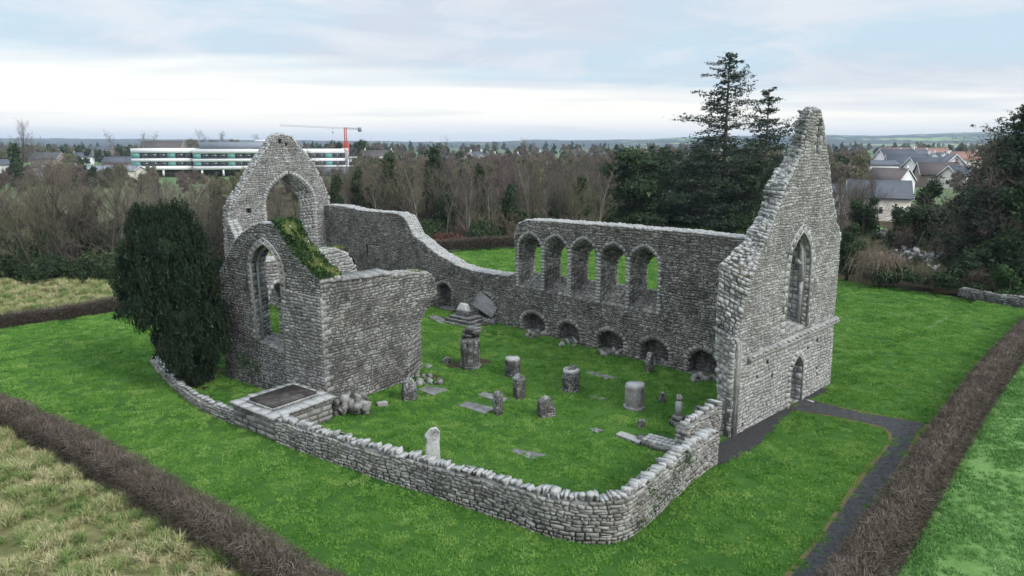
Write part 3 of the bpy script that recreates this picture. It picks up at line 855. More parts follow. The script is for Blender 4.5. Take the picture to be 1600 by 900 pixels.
LAWN = xz_to_w([(-500, 540), (0, 514), (190, 487), (350, 452), (560, 420), (660, 399), (740, 391), (820, 388), (930, 366), (1060, 352), (1180, 358), (1240, 400), (1300, 436), (1400, 450), (1500, 466), (1610, 480),
                (1530, 590), (1440, 745), (1330, 900), (1220, 1100), (1000, 1500), (700, 1100), (480, 900), (300, 800), (150, 722), (0, 648), (-250, 560)])
MEAD = xz_to_w([(1640, 486), (1560, 600), (1470, 745), (1370, 900), (1270, 1100), (1150, 1500), (2500, 1500), (2500, 500)])
ROUGH = xz_to_w([(-700, 470), (0, 444), (180, 424), (420, 398), (500, 398), (400, 440), (190, 482), (0, 508), (-700, 560)])
ROUGH2 = xz_to_w([(-250, 590), (0, 680), (150, 752), (300, 828), (460, 930), (650, 1100), (900, 1500), (-700, 1500), (-700, 590)])
WOODF = xz_to_w([(-600, 470), (0, 450), (180, 430), (400, 404), (560, 412), (660, 392), (740, 386), (820, 384), (930, 364), (1060, 348), (1180, 352), (1310, 446), (1460, 462), (1640, 470), (1900, 430), (1600, 330), (1000, 290), (300, 290), (-600, 330)])
sheet('woodland_floor', WOODF, 2.0, -.02, M['litter'])
sheet('rough_pasture', ROUGH, 1.0, -.005, M['rough'], .0)
sheet('rough_field', ROUGH2, .5, .05, M['rough'], .17, 1.6)
sheet('lawn', LAWN, .5, .0, M['lawn'], .012)
sheet('meadow', MEAD, .5, .0, M['meadow'], .03)
PATH = [(1233, 636), (1250, 626), (1266, 625), (1300, 634), (1345, 645), (1400, 654), (1448, 662), (1432, 676), (1420, 700), (1380, 765), (1330, 845), (1296, 900), (1262, 960), (1180, 960), (1237, 900), (1280, 846), (1325, 782), (1358, 737), (1380, 710), (1394, 690), (1394, 678), (1382, 668), (1345, 659), (1300, 650), (1262, 644), (1240, 643)]
M['verge'] = grass_mat('verge', (.05, .09, .025), (.14, .13, .05), (.20, .16, .09), sc=1.2)
def grow(L, g):
    w = [np.array(G(*p)) for p in L]; n_ = len(w); A2 = sum(w[i][0] * w[(i + 1) % n_][1] - w[(i + 1) % n_][0] * w[i][1] for i in range(n_)); o = []
    for i in range(n_):
        t_ = w[(i + 1) % n_] - w[i - 1]; t_ = t_ / np.linalg.norm(t_); nn = np.array([t_[1], -t_[0]]) * (1 if A2 > 0 else -1); p = w[i] + nn * g * rnd.uniform(.5, 1.4); r = p
        o.append((float(r[0]), float(r[1])))
    return o
VERGE = grow(PATH, .22)
tri = geometry.tessellate_polygon([[Vector((*p, 0)) for p in VERGE]])
tag(put('path_verge', [(*p, .014) for p in VERGE], [tuple(t_) for t_ in tri], M['verge']), kind='structure')
flat('path', PATH, .026, M['gravel'])
BED = [(1118, 728), (1150, 718), (1180, 700), (1205, 678), (1228, 650), (1240, 640), (1230, 632), (1112, 700)]
flat('gravel_bed', BED, .018, M['gravel_bed'])
BED2 = [(1252, 623), (1298, 597), (1303, 601), (1290, 612), (1264, 624)]
flat('gravel_strip', BED2, .018, M['gravel_bed'])
PIT = [(694, 573), (736, 556), (770, 565), (760, 572), (733, 579)]
flat('soil_pit', PIT, .02, M['soil'])
flat('soil_patch', [(300, 606), (318, 585), (352, 572), (350, 590), (338, 598), (320, 610)], .02, M['soil'])
flat('soil_hollow', [(664, 590), (676, 582), (694, 590), (684, 596)], .02, M['soil'])
mb = MB(); p = G(1243, 629); q2 = G(1268, 634)
mb.tube([(p[0] + .6, p[1] + .2, .05), (q2[0] + .25, q2[1] + .35, .05)], .06, 4, .9)
tag(mb.put('kerb', M['dressed'], None, (p[0], p[1], 0)), kind='structure')


# ------------------------------------------------------------------ scattering
def scatter(name, pts, rot, scl, var, sources, label=None, parent=None, kind='stuff'):
    """one object that sets copies of the source meshes on its points"""
    me = bpy.data.meshes.new(name); n = len(pts); me.vertices.add(n); me.vertices.foreach_set('co', np.asarray(pts, np.float32).ravel())
    for nm, ty, v in (('rz', 'FLOAT', rot), ('sc', 'FLOAT', scl), ('vi', 'INT', var)):
        a = me.attributes.new(nm, ty, 'POINT'); a.data.foreach_set('value', np.asarray(v, np.float32 if ty == 'FLOAT' else np.int32))
    me.update(); o = bpy.data.objects.new(name, me); reg(o, (0, 0, 0), parent); tag(o, label, kind=kind)
    ng = bpy.data.node_groups.new(name, 'GeometryNodeTree')
    ng.interface.new_socket('Geometry', in_out='INPUT', socket_type='NodeSocketGeometry')
    ng.interface.new_socket('Geometry', in_out='OUTPUT', socket_type='NodeSocketGeometry')
    gi = ng.nodes.new('NodeGroupInput'); go = ng.nodes.new('NodeGroupOutput'); jn = ng.nodes.new('GeometryNodeJoinGeometry')
    for me_ in sources:
        so_ = bpy.data.objects.new(me_.name, me_)
        oi = ng.nodes.new('GeometryNodeObjectInfo'); oi.inputs['Object'].default_value = so_; oi.inputs['As Instance'].default_value = True
        ng.links.new(oi.outputs['Geometry'], jn.inputs[0])
    ip = ng.nodes.new('GeometryNodeInstanceOnPoints'); ip.inputs['Pick Instance'].default_value = True
    ng.links.new(gi.outputs[0], ip.inputs['Points']); ng.links.new(jn.outputs[0], ip.inputs['Instance'])
    def at(nm, ty):
        n_ = ng.nodes.new('GeometryNodeInputNamedAttribute'); n_.data_type = ty; n_.inputs[0].default_value = nm; return n_.outputs[0]
    cx_ = ng.nodes.new('ShaderNodeCombineXYZ'); ng.links.new(at('rz', 'FLOAT'), cx_.inputs[2])
    er = ng.nodes.new('FunctionNodeEulerToRotation'); ng.links.new(cx_.outputs[0], er.inputs[0])
    ng.links.new(er.outputs[0], ip.inputs['Rotation']); ng.links.new(at('sc', 'FLOAT'), ip.inputs['Scale']); ng.links.new(at('vi', 'INT'), ip.inputs['Instance Index'])
    ng.links.new(ip.outputs[0], go.inputs[0])
    md = o.modifiers.new('scatter', 'NODES'); md.node_group = ng
    return o


def blades(name, n, rad, h, w, lean, mat, seed, clump=0):
    r_ = np.random.RandomState(seed)
    if clump:
        cc_ = r_.uniform(-rad, rad, (clump, 2)); B = cc_[r_.randint(0, clump, n)] + r_.normal(0, rad * .12, (n, 2))
    else: B = r_.uniform(-rad, rad, (n, 2))
    hh = r_.uniform(h[0], h[1], n); a = r_.uniform(0, 6.283, n); ww = r_.uniform(.6, 1.3, n) * w
    la = r_.uniform(0, 6.283, n); ll = r_.uniform(0, lean, n) * hh
    b3 = np.concatenate([B, np.zeros((n, 1)) - .01], 1); side = np.stack([np.cos(a) * ww, np.sin(a) * ww, 0 * a], 1) / 2
    mid = b3 + np.stack([np.cos(la) * ll * .35, np.sin(la) * ll * .35, hh * .6], 1); tip = b3 + np.stack([np.cos(la) * ll, np.sin(la) * ll, hh * np.sqrt(np.clip(1 - (ll / hh) ** 2 * .6, .1, 1))], 1)
    V = np.stack([b3 - side, b3 + side, mid + side * .8, tip, mid - side * .8], 1).reshape(-1, 3)
    i = np.arange(n)[:, None] * 5
    F = np.concatenate([i + [[0, 1, 2, 4]]], 0)
    T = np.concatenate([i + [[4, 2, 3]]], 0)
    fl = [tuple(x) for x in F] + [tuple(x) for x in T]
    t = r_.uniform(0, 1, n); return mesh(name, V, fl, M[mat], np.concatenate([t, t]))


def fill(poly, dens, seed, avoid=(), xr=(-60, 60), yr=(8, 70)):
    r_ = np.random.RandomState(seed); n = int((xr[1] - xr[0]) * (yr[1] - yr[0]) * dens)
    P = np.stack([r_.uniform(*xr, n), r_.uniform(*yr, n)], 1)
    k = inside(P, poly)
    for a in avoid: k &= ~inside(P, a)
    P = P[k]
    f = P[:, 1] * math.cos(CP) + CH * math.sin(CP); px = 800 + CF * P[:, 0] / f
    k = (px > -60) & (px < 1660); P = P[k]
    return P, r_


WF = [w_ for w_ in ()]
def quad_of(w, pad=.1, a0=0):
    return [tuple(w.P(a0 - pad, 0, -pad)[:2]), tuple(w.P(w.len + pad, 0, -pad)[:2]), tuple(w.P(w.len + pad, 0, w.th + pad)[:2]), tuple(w.P(a0 - pad, 0, w.th + pad)[:2])]
AV = [grow(PATH, -.09), xz_to_w(BED), xz_to_w(BED2), xz_to_w(PIT), quad_of(wg, .05, 1.0), quad_of(f1, .02), quad_of(f2, .0), quad_of(nw, 0, s0)]
lawn_src = [blades('grass_patch', 190, .26, (.03, .10), .018, .85, 'lawn_blade', k, 0 if k < 1 else 9) for k in range(4)]
P, r_ = fill(LAWN, 8.5, 1, AV, xr=(-60, 75), yr=(9, 108))
d_ = P[:, 1]; keep = r_.rand(len(P)) < np.clip(1.35 - d_ / 60, .3, 1); P = P[keep]
nz = wnoise(P[:, 0], P[:, 1], .9, 5)
scatter('lawn_grass', np.stack([P[:, 0], P[:, 1], zg(P[:, 0], P[:, 1])], 1), r_.uniform(0, 6.28, len(P)), (r_.uniform(.8, 1.25, len(P)) + .35 * nz) * (1 + np.clip((P[:, 1] - 30) / 60, 0, .8)), r_.randint(0, 4, len(P)), lawn_src, 'short cut green grass')
mead_src = [blades('meadow_patch', 230, .42, (.05, .14), .02, .9, 'meadow_blade', 20 + k, 18) for k in range(4)]
P, r_ = fill(MEAD, 4, 2, [], xr=(0, 60), yr=(9, 60))
scatter('meadow_grass', np.stack([P[:, 0], P[:, 1], 0 * P[:, 0]], 1), r_.uniform(0, 6.28, len(P)), r_.uniform(.7, 1.3, len(P)), r_.randint(0, 4, len(P)), mead_src, 'paler tufted meadow grass')
rough_src = [blades('rough_patch', 200, .30, (.12, .46), .017, 1.2, 'rough_blade', 40 + k, 2) for k in range(4)]
P, r_ = fill(ROUGH2, 7, 3, [], xr=(-45, 10), yr=(8, 40))
hz_ = wnoise(P[:, 0], P[:, 1], 1.6, 3)
scatter('rough_grass', np.stack([P[:, 0], P[:, 1], .05 + .17 * hz_], 1), r_.uniform(0, 6.28, len(P)), np.clip(.95 + .85 * hz_ + r_.uniform(-.25, .25, len(P)), .3, 1.7), r_.randint(0, 4, len(P)), rough_src, 'long matted straw and green grass tussocks')
P, r_ = fill(ROUGH, 2.2, 4, [], xr=(-60, 10), yr=(45, 80))
scatter('pasture_grass', np.stack([P[:, 0], P[:, 1], 0 * P[:, 0]], 1), r_.uniform(0, 6.28, len(P)), r_.uniform(.9, 1.7, len(P)), r_.randint(0, 4, len(P)), rough_src, 'pale rough pasture grass')


# ================================================================== churchyard wall
class CurveWall(Wall):
    def __init__(s, pts, thick):
        pts = np.array(pts, float); s.th = thick; s.st = Stones()
        for _ in range(3):                                   # round the corners
            q_ = [pts[0]]
            for a, b in zip(pts[:-1], pts[1:]): q_ += [a * .75 + b * .25, a * .25 + b * .75]
            q_.append(pts[-1]); pts = np.array(q_)
        s.pts = pts; s.cum = np.concatenate([[0], np.cumsum(np.linalg.norm(np.diff(pts, axis=0), axis=1))]); s.len = s.cum[-1]
    def xy(s, a): return np.array([np.interp(a, s.cum, s.pts[:, 0]), np.interp(a, s.cum, s.pts[:, 1])])
    def tan(s, a):
        t = s.xy(min(s.len, a + .3)) - s.xy(max(0, a - .3)); return t / np.linalg.norm(t)
    def P(s, a, z, d=0.0):
        t = s.tan(a); n = np.array([-t[1], t[0]]); p = s.xy(a) + n * d; return np.array([p[0], p[1], z])
    def Nout(s, a): t = s.tan(a); return np.array([t[1], -t[0], 0])


def curve_wall(name, label, cat, px, hs, thick, mats, cop=(.08, .27, .12, .34), copw=.55, z0=-.05, copname='coping_stone', group=None):
    pts = [G(*p) for p in px]; w = CurveWall(pts, thick); o0 = w.P(0, 0)
    # heights given at each control point
    base = np.array(pts); sc_ = [w.cum[int(np.argmin(np.linalg.norm(w.pts - b, axis=1)))] for b in base]
    hf = lambda a: float(np.interp(a, sc_, hs))
    t = thing(name, label, cat, tuple(o0), group)
    n = max(2, int(w.len / .4)); V = []
    for i in range(n + 1):
        a = w.len * i / n; h = hf(a); V += [w.P(a, z0, 0), w.P(a, z0, thick), w.P(a, h, thick - .04), w.P(a, h, .04)]
    F = [(i * 4 + k, i * 4 + 4 + k, i * 4 + 4 + (k + 1) % 4, i * 4 + (k + 1) % 4) for i in range(n) for k in range(4)] + [(0, 1, 2, 3), (n * 4 + 3, n * 4 + 2, n * 4 + 1, n * 4)]
    put('wall_core', V, F, M['mortar'], t, tuple(o0))
    loop = [(0, z0), (w.len, z0)] + [(a, hf(a)) for a in np.linspace(w.len, 0, 40)]
    face_stones(w.st, w.P, w.Nout, [loop], hr=(.09, .17), wr=(.16, .50), proud=(.008, .038), z0=z0, stack=.3, wob=.022)
    face_stones(w.st, lambda a, z, d: w.P(a, z, thick - d), lambda a: -w.Nout(a), [loop], hr=(.14, .24), wr=(.25, .5), proud=(.02, .05), z0=z0, mid=False)
    for a_ in (0, w.len):
        T = np.array([*w.tan(a_), 0]) * (-1 if a_ == 0 else 1)
        for zz_ in np.arange(z0, hf(a_) - .1, .2):
            k = rnd.uniform(.35, .65) * thick
            for d0, d1 in ((0, k), (k, thick)):
                w.st.cell([w.P(a_, zz_, d0), w.P(a_, zz_, d1), w.P(a_, zz_ + .19, d1), w.P(a_, zz_ + .19, d0)], T, .04, rnd.random())
    a = .1
    while a < w.len - .05:
        wd = rnd.uniform(cop[0], cop[1]); hh = rnd.uniform(cop[2], cop[3]); tn = w.tan(a + wd / 2)
        lean = rnd.gauss(0, .2); T = np.array([*tn, 0]); Zv = np.array([0, 0, 1]) + T * lean; Zv /= np.linalg.norm(Zv)
        Nv = -w.Nout(a + wd / 2)
        w.st.block(w.P(a + wd / 2, hf(a) + hh * .36, thick / 2 + rnd.uniform(-.06, .06)), (wd * 1.0, copw * rnd.uniform(.55, 1.1), hh), (T, Nv, Zv), rnd.random(), copname, .3)
        a += wd
    w.st.flush(t, mats)
    return t, w


ENC = [(431, 691), (487, 712), (567, 740), (647, 767), (715, 789), (800, 817), (850, 838), (905, 850), (962, 851), (995, 836), (1031, 802), (1060, 773), (1089, 747), (1121, 724)]
ENH = [.95, 1.0, 1.08, 1.13, 1.2, 1.28, 1.34, 1.4, 1.42, 1.42, 1.42, 1.42, 1.36, 1.28]
EM = {'stone': M['stone_encl'], 'coping_stone': M['stone_cap']}
ew, ewW = curve_wall('churchyard_wall', 'curving grey rubble stone wall with jagged upright coping stones round the graveyard', 'stone wall', ENC, ENH, .5, EM)
curve_wall('rear_boundary_wall', 'short stone wall joining the foot of the gable behind the end of the curving wall', 'stone wall',
           [(1072, 716), (1095, 703), (1125, 689)], [1.25, 1.4, 1.65], .55, EM)
curve_wall('low_garden_wall', 'low curving stone wall running behind the dark yew to the table tomb', 'stone wall',
           [(236, 568), (252, 588), (268, 606), (290, 625), (320, 644), (345, 656), (366, 663)], [.35, .4, .42, .45, .5, .52, .55], .4, EM, cop=(.3, .6, .10, .16), copw=.42)
# moss and ferns on the churchyard wall
def moss_tufts(name, pts, parent, mat='ivy', n=60, s=.12, size=.05, label=None, flat_=.4):
    V = []; T = []
    r_ = np.random.RandomState(len(pts) + n)
    for c in pts:
        k = n; p = np.array(c) + r_.normal(0, s, (k, 3)) * [1, 1, flat_ if flat_ else 1]
        tri = p[:, None] + r_.normal(0, size, (k, 3, 3)); V.append(tri.reshape(-1, 3)); T.append(r_.rand(k))
    V = np.concatenate(V); F = np.arange(len(V)).reshape(-1, 3)
    o = put(name, V, F, M[mat], parent, None if parent is not None else tuple(pts[0]), np.concatenate(T)); 
    if label: o['label'] = label
    return o
mp_ = []
for px_, py_ in ((1052, 742), (1060, 730), (1068, 718), (1020, 790), (1000, 812), (1045, 765), (530, 700), (690, 750), (705, 760), (1070, 705), (1015, 760), (1030, 775), (1075, 722)):
    # on the face: nearest wall parameter
    best = min(np.linspace(0, ewW.len, 160), key=lambda a: abs(proj(*ewW.P(a, .8))[0] - px_) + (0 if (a > ewW.len * .6) == (px_ > 960) else 999))
    b = ewW.P(best, 0); z = zat(b[1], py_)
    mp_.append(ewW.P(best, max(.1, min(1.3, z)), -.05))
o = moss_tufts('moss', mp_, ew, 'ivy', 70, .13, .035, flat_=1.2); o['kind'] = 'stuff'


# ================================================================== graves and carved stones
def stone_prism(mb, outline, y0, y1, t=.5, jit=.0):
    """outline in x,z extruded along y"""
    n = len(outline); V = [(x + rnd.uniform(-jit, jit), y, z + rnd.uniform(-jit, jit)) for y in (y0, y1) for x, z in outline]
    mb.add(V, [tuple(range(n))[::-1] if False else tuple(range(n)), tuple(range(2 * n - 1, n - 1, -1))] + [((i + 1) % n, i, n + i, n + (i + 1) % n) for i in range(n)], t)


def rot_place(o, px, py, rz, tilt=(0, 0), dz=0):
    x, y = G(px, py); o.location = (x, y, float(zg(x, y)) + dz); o.rotation_euler = (tilt[0], tilt[1], rz); return o


def rough_drum(r, h, n=12, rings=7, jit=.04, flute=0, t=.5, seed=1, flat_top=True, rf=None):
    q = random.Random(seed); V = []; F = []
    for k in range(rings + 1):
        z = h * k / rings
        for i in range(n):
            w = 2 * math.pi * i / n; rr = r * (1 + flute * math.cos(w * 4)) * (rf(z / h) if rf else 1) + q.uniform(-jit, jit)
            V.append((rr * math.cos(w), rr * math.sin(w), z + (q.uniform(-jit, jit) if k == rings else 0)))
    F = [(k * n + i, k * n + (i + 1) % n, (k + 1) * n + (i + 1) % n, (k + 1) * n + i) for k in range(rings) for i in range(n)] + [tuple(range(rings * n, rings * n + n))]
    return V, F


def head(name, label, cat, px, py, outline, th, rz, mat='grave', tilt=(0, 0), jit=.02, group=None, dz=-.03):
    mb = MB(); stone_prism(mb, outline, -th / 2, th / 2, .5, jit)
    o = mb.put(name, M[mat], None, (0, 0, 0)); tag(o, label, cat, group)
    b = o.modifiers.new('bevel', 'BEVEL'); b.width = .025; b.segments = 2
    return rot_place(o, px, py, rz, tilt, dz)


def round_top(w, h, k=.0, sh=.0):
    pts = [(-w / 2, 0), (w / 2, 0)]
    if sh: pts += [(w / 2, h - w * .5 - sh), (w / 2 - sh, h - w * .5 - sh), (w / 2 - sh, h - w * .45)]
    ww = w - 2 * sh
    for i in range(9):
        a = math.pi * i / 8; pts.append((ww / 2 * math.cos(a), h - ww * .45 + ww * .45 * math.sin(a)))
    if sh: pts += [(-w / 2 + sh, h - w * .5 - sh), (-w / 2, h - w * .5 - sh)]
    return pts


# broken clustered column
x, y = G(735, 573)
t = thing('column_stump', 'tallest broken pillar with clustered shafts and overhanging head, standing in a dark pit', 'column', (x, y, 0), 'stumps of the nave pillars')
mb = MB()
for k in range(8):
    a = k * math.pi / 4; V, F = rough_drum(.2, 1.55, 8, 5, .015, seed=k); V = np.array(V) + [x + .36 * math.cos(a), y + .36 * math.sin(a), .15]; mb.add(V, F, rnd.random())
V, F = rough_drum(.4, 1.6, 12, 4, .02); mb.add(np.array(V) + [x, y, .15], F, .5)
mb.put('shaft', M['grave'], t, (x, y, .15))
mb = MB()
for h0, r0 in ((0, .62), (.14, .56)):
    V, F = rough_drum(r0, .15, 16, 2, .02); mb.add(np.array(V) + [x, y, h0], F, .4)
mb.put('base', M['grave'], t, (x, y, 0))
st = Stones()
for k, (dx, dz_, sx, sz) in enumerate(((0, 1.75, 1.05, .22), (.05, 1.93, .95, .2), (.12, 2.1, 1.0, .22), (.22, 2.28, .95, .2), (.0, 2.35, .5, .2), (.35, 2.15, .5, .3))):
    st.block((x + dx, y - .05 * k, dz_), (sx, .8, sz), ((1, 0, 0), (0, 1, 0), (0, 0, 1)), rnd.random(), 'capital_stone', .2)
st.flush(t, {'stone': M['grave'], 'capital_stone': M['grave']})


def stump(px, py, r, h, label, mat='grave', knob=False, ring=False, seed=3, split=False):
    x, y = G(px, py); t = thing('column_stump', label, 'column', (x, y, 0), 'stumps of the nave pillars')
    mb = MB(); V, F = rough_drum(r, h, 16, 8, .03, .03, seed=seed, rf=lambda q: 1 + .06 * (int(q * 3) % 2)); mb.add(np.array(V) + [x, y, 0], F, .5); mb.put('drum', M[mat], t, (x, y, 0))
    mb = MB()
    if knob:
        st = Stones()
        for k, (a, b, c, d) in enumerate(((0, 0, .09, .4), (.12, .05, .2, .3), (-.16, -.05, .06, .35))): st.block((x + a, y + b, h + c), (d, d, .22), ((1, 0, 0), (0, 1, 0), (0, 0, 1)), .8, 'top_stone')
        st.flush(t, {'stone': M['grave'], 'top_stone': M['grave']})
    V, F = rough_drum(r * (1.2 if ring else 1.1), .14, 16, 2, .02); mb.add(np.array(V) + [x, y, -.02], F, .6); mb.put('base', M[mat], t, (x, y, 0))
    V, F = rough_drum(r * 1.02, .1, 14, 1, .03, seed=seed + 5); MB().add(np.array(V) + [x, y, h], F, .9).put('top_bed', M['stone_white'], t, (x, y, h))
    return t


stump(801, 586, .40, .92, 'short squat pillar stump between the tall pillar and the domed stump')
stump(892, 610, .42, 1.05, 'dark pillar stump topped with a loose lump of stone', knob=True, seed=8)
stump(991, 637, .44, 1.12, 'smooth pale round pillar stump on a wide base ring', 'stone_mid', ring=True, seed=12)

ang = math.atan2(nw.e[1], nw.e[0])
head('headstone', 'dark lichen-spotted rough boulder headstone near the broken pier of the chapel', 'headstone', 640, 625, [(-.33, 0), (.33, 0), (.38, .5), (.3, .95), (.12, 1.15), (-.1, 1.22), (-.3, 1.05), (-.4, .5)], .4, .5, jit=.05)
head('headstone', 'tall narrow dark headstone with pointed top beside the squat pillar stump', 'headstone', 811, 622, [(-.24, 0), (.24, 0), (.26, .95), (.3, 1.08), (.0, 1.3), (-.3, 1.08), (-.26, .95)], .42, .6)
head('headstone', 'slim dark round-topped headstone at the end of a flat grey slab', 'headstone', 778, 648, round_top(.38, 1.2), .3, .7)
head('headstone', 'blocky leaning headstone standing alone in the middle of the grass', 'headstone', 855, 650, [(-.38, 0), (.4, 0), (.36, .6), (.22, .95), (-.1, 1.02), (-.34, .85), (-.42, .4)], .42, .4, tilt=(0, -.15), jit=.05, group=None)
head('headstone', 'broken white-crusted cross slab rising just behind the curving wall', 'headstone', 676, 722, [(-.27, 0), (.30, 0), (.30, .85), (.31, 1.05), (.33, 1.28), (.20, 1.45), (-.05, 1.42), (-.27, 1.2), (-.30, 1.05), (-.2, .92), (-.26, .85)], .14, .25, 'grave_white', tilt=(-.1, 0))
head('headstone', 'dark leaning slab in front of the fourth low niche of the long wall', 'headstone', 1014, 580, [(-.2, 0), (.2, 0), (.22, .9), (.1, 1.15), (-.1, 1.1), (-.2, .9)], .3, .9, tilt=(0, .08))
head('headstone', 'small pale-capped headstone to the right of the smooth pillar stump', 'headstone', 1034, 629, round_top(.34, .55, sh=.05), .16, .5, tilt=(0, .1))
head('headstone', 'tiny square dark headstone in the grass in front of the smooth pillar stump', 'headstone', 1002, 669, [(-.17, 0), (.17, 0), (.17, .45), (-.17, .46)], .16, .35)
head('headstone', 'small dark pointed headstone close to the gable shafts', 'headstone', 1090, 650, [(-.18, 0), (.2, 0), (.2, .4), (.08, .58), (-.1, .55), (-.2, .35)], .18, .6)
head('headstone', 'narrow stone standing against the end of the churchyard wall', 'headstone', 1069, 692, [(-.16, 0), (.16, 0), (.16, .8), (.12, .98), (-.1, 1.0), (-.16, .85)], .16, .8)

# pale monument with urn
x, y = G(1059, 664); t = thing('urn_monument', 'slender pale grey headstone on a dark stepped base topped with an urn', 'monument', (x, y, 0), rotz=.5)
def sub(mb, name, mat): o = mb.put(name, M[mat], None, (0, 0, 0)); o.parent = t; return o
mb = MB(); mb.box((0, 0, 0), (.62, .5, .24)); sub(mb, 'plinth', 'grave')
mb = MB(); mb.box((0, 0, .24), (.46, .36, .22)); sub(mb, 'die', 'grave')
M['granite'] = plain('granite', (.30, .32, .35), .5, .12, 30)
mb = MB(); stone_prism(mb, [(-.15, 0), (.15, 0), (.15, .62), (.08, .70), (-.08, .70), (-.15, .62)], -.07, .07); o = sub(mb, 'tablet', 'granite'); o.location = (0, 0, .46)
mb = MB(); V, F = rough_drum(.12, .3, 10, 6, .0, rf=lambda q: .5 + math.sin(q * 3.1) * .9); mb.add(np.array(V) + [0, 0, 1.16], F, .8); sub(mb, 'urn', 'grave')


def flat_slab(label, corners, h, mat='slab', name='grave_slab', group=None):
    w = [G(*p) for p in corners]; c = np.mean(w, 0); n = len(w); z = float(zg(*c))
    V = [(p[0], p[1], z + zz) for zz in (-.02, h) for p in w]
    F = [tuple(range(n, 2 * n)), tuple(range(n))[::-1]] + [(i, (i + 1) % n, n + (i + 1) % n, n + i) for i in range(n)]
    a = np.cross(np.array(V[n + 1]) - V[n], np.array(V[n + 2]) - V[n + 1])
    if a[2] < 0: F = [f[::-1] for f in F]
    o = put(name, V, F, M[mat], None, (c[0], c[1], z)); tag(o, label, 'grave slab', group)
    b = o.modifiers.new('bevel', 'BEVEL'); b.width = .015; b.segments = 2; return o


flat_slab('flat pale slab lying beside the boulder headstone at the chapel foot', [(652, 610), (668, 604), (701, 610), (677, 619)], .07)
flat_slab('smooth blue-grey ledger slab in front of the slim round-topped stone', [(716, 635), (732, 629), (773, 640), (757, 648)], .08)
flat_slab('narrow flat slab behind the slim round-topped headstone', [(745, 618), (757, 614), (795, 624), (785, 630)], .06)
flat_slab('sunken rectangular slab in the open grass near the front wall', [(793, 704), (806, 701), (853, 711), (834, 719)], .03, 'slab')
flat_slab('thin weathered slab near the long wall', [(912, 583), (920, 580), (967, 592), (956, 595)], .03, 'grave')
flat_slab('small half-buried slab below the domed pillar stump', [(919, 619), (928, 616), (948, 623), (936, 626)], .03, 'slab')
flat_slab('half-buried brown stone in a bare patch in the middle of the grass', [(920, 671), (930, 669), (945, 674), (932, 677)], .04, 'grave')
flat_slab('sliver of pale slab by the soil hollow at the chapel pier', [(662, 572), (668, 568), (676, 572), (668, 576)], .04)

# stone box in the grass and others
def rubble(name, label, cat, spots, mat='grave', sz=(.25, .55), nm='rock', group=None, rr=None, flatk=.75):
    q = random.Random(len(label)); x0, y0 = G(*spots[0]); t = thing(name, label, cat, (x0, y0, float(zg(x0, y0))), group); st = Stones()
    for (px, py) in spots:
        x, y = G(px, py); s_ = q.uniform(*sz); a = q.uniform(0, 3)
        st.block((x, y, float(zg(x, y)) + s_ * .25 + (rr(q) if rr else 0)), (s_, s_ * q.uniform(.7, 1), s_ * flatk), ((math.cos(a), math.sin(a), q.uniform(-.5, .5)), (-math.sin(a), math.cos(a), q.uniform(-.4, .4)), (q.uniform(-.3, .3), q.uniform(-.3, .3), 1)), q.random(), nm, .42, q)
    st.flush(t, {'stone': M[mat], nm: M[mat]}); return t


q = random.Random(5)
rubble('rubble_heap', 'heap of tumbled dark stones at the foot of the chapel corner by the tomb', 'rubble', [(q.uniform(526, 572), q.uniform(630, 652)) for _ in range(34)], 'stone_mid', (.25, .6), rr=lambda q: q.choice((0, 0, .2, .35, .5)))
head('fallen_block', 'single squared block lying on the grass right of the rubble heap', 'stone block', 597, 634, [(-.24, 0), (.24, 0), (.24, .24), (-.24, .24)], .34, .5, 'stone_pale')
head('fallen_block', 'dark tilted chunk of stone at the left edge of the pillar pit', 'stone block', 697, 567, [(-.28, 0), (.3, 0), (.25, .3), (.02, .42), (-.25, .2)], .3, .2, 'grave')
rubble('pier_rubble', 'loose stones around the foot of the broken chapel pier', 'rubble', [(q.uniform(648, 690), q.uniform(585, 602)) for _ in range(14)], 'stone_mid', (.15, .4))
for lab, (xa_, xb_), yy in (('first', (822, 850), 524), ('second', (876, 902), 537), ('third', (936, 972), 552), ('fourth', (1004, 1042), 568), ('fifth', (1080, 1118), 592)):
    rubble('niche_rubble', 'loose stones lying in the mouth of the %s low niche of the long wall, counted from the left' % lab, 'rubble', [(q.uniform(xa_, xb_), yy + (k % 2) * 3 + (k - 4) * .9) for k in range(9)], 'stone_mid', (.25, .5), group='stones in the wall niches')
# low kerbed grave and laid stones running into the right wall
flat_slab('long weathered kerb slab leading to the cobbled grave by the right wall', [(962, 682), (970, 677), (1008, 690), (998, 696)], .12, 'stone_white')
x, y = G(1030, 697); t = thing('cobbled_grave', 'low raised grave paved with pale cobbles against the right wall', 'grave', (x, y, 0))
c4 = [np.array(G(*p)) for p in ((1001, 697), (1015, 688), (1072, 702), (1056, 712))]
V = [(p[0], p[1], zz) for zz in (0, .24) for p in c4]
put('grave_base', V, [(0, 1, 2, 3), (7, 6, 5, 4), (0, 4, 5, 1), (1, 5, 6, 2), (2, 6, 7, 3), (3, 7, 4, 0)], M['stone_mid'], t)
st = Stones()
for i in range(7):
    for j in range(3):
        a, b = (i + .5) / 7, (j + .5) / 3; p = (c4[0] * (1 - a) + c4[3] * a) * (1 - b) + (c4[1] * (1 - a) + c4[2] * a) * b if False else (c4[0] * (1 - a) + c4[3] * a) * (1 - b) + (c4[1] * (1 - a) + c4[2] * a) * b
        e_ = c4[3] - c4[0]; e_ = e_ / np.linalg.norm(e_); st.block((p[0], p[1], .27), (.26, .26, .14), ((e_[0], e_[1], 0), (-e_[1], e_[0], 0), (0, 0, 1)), rnd.random(), 'cobble', .2)
st.flush(t, {'stone': M['stone_white'], 'cobble': M['stone_white']}, minpx=3)
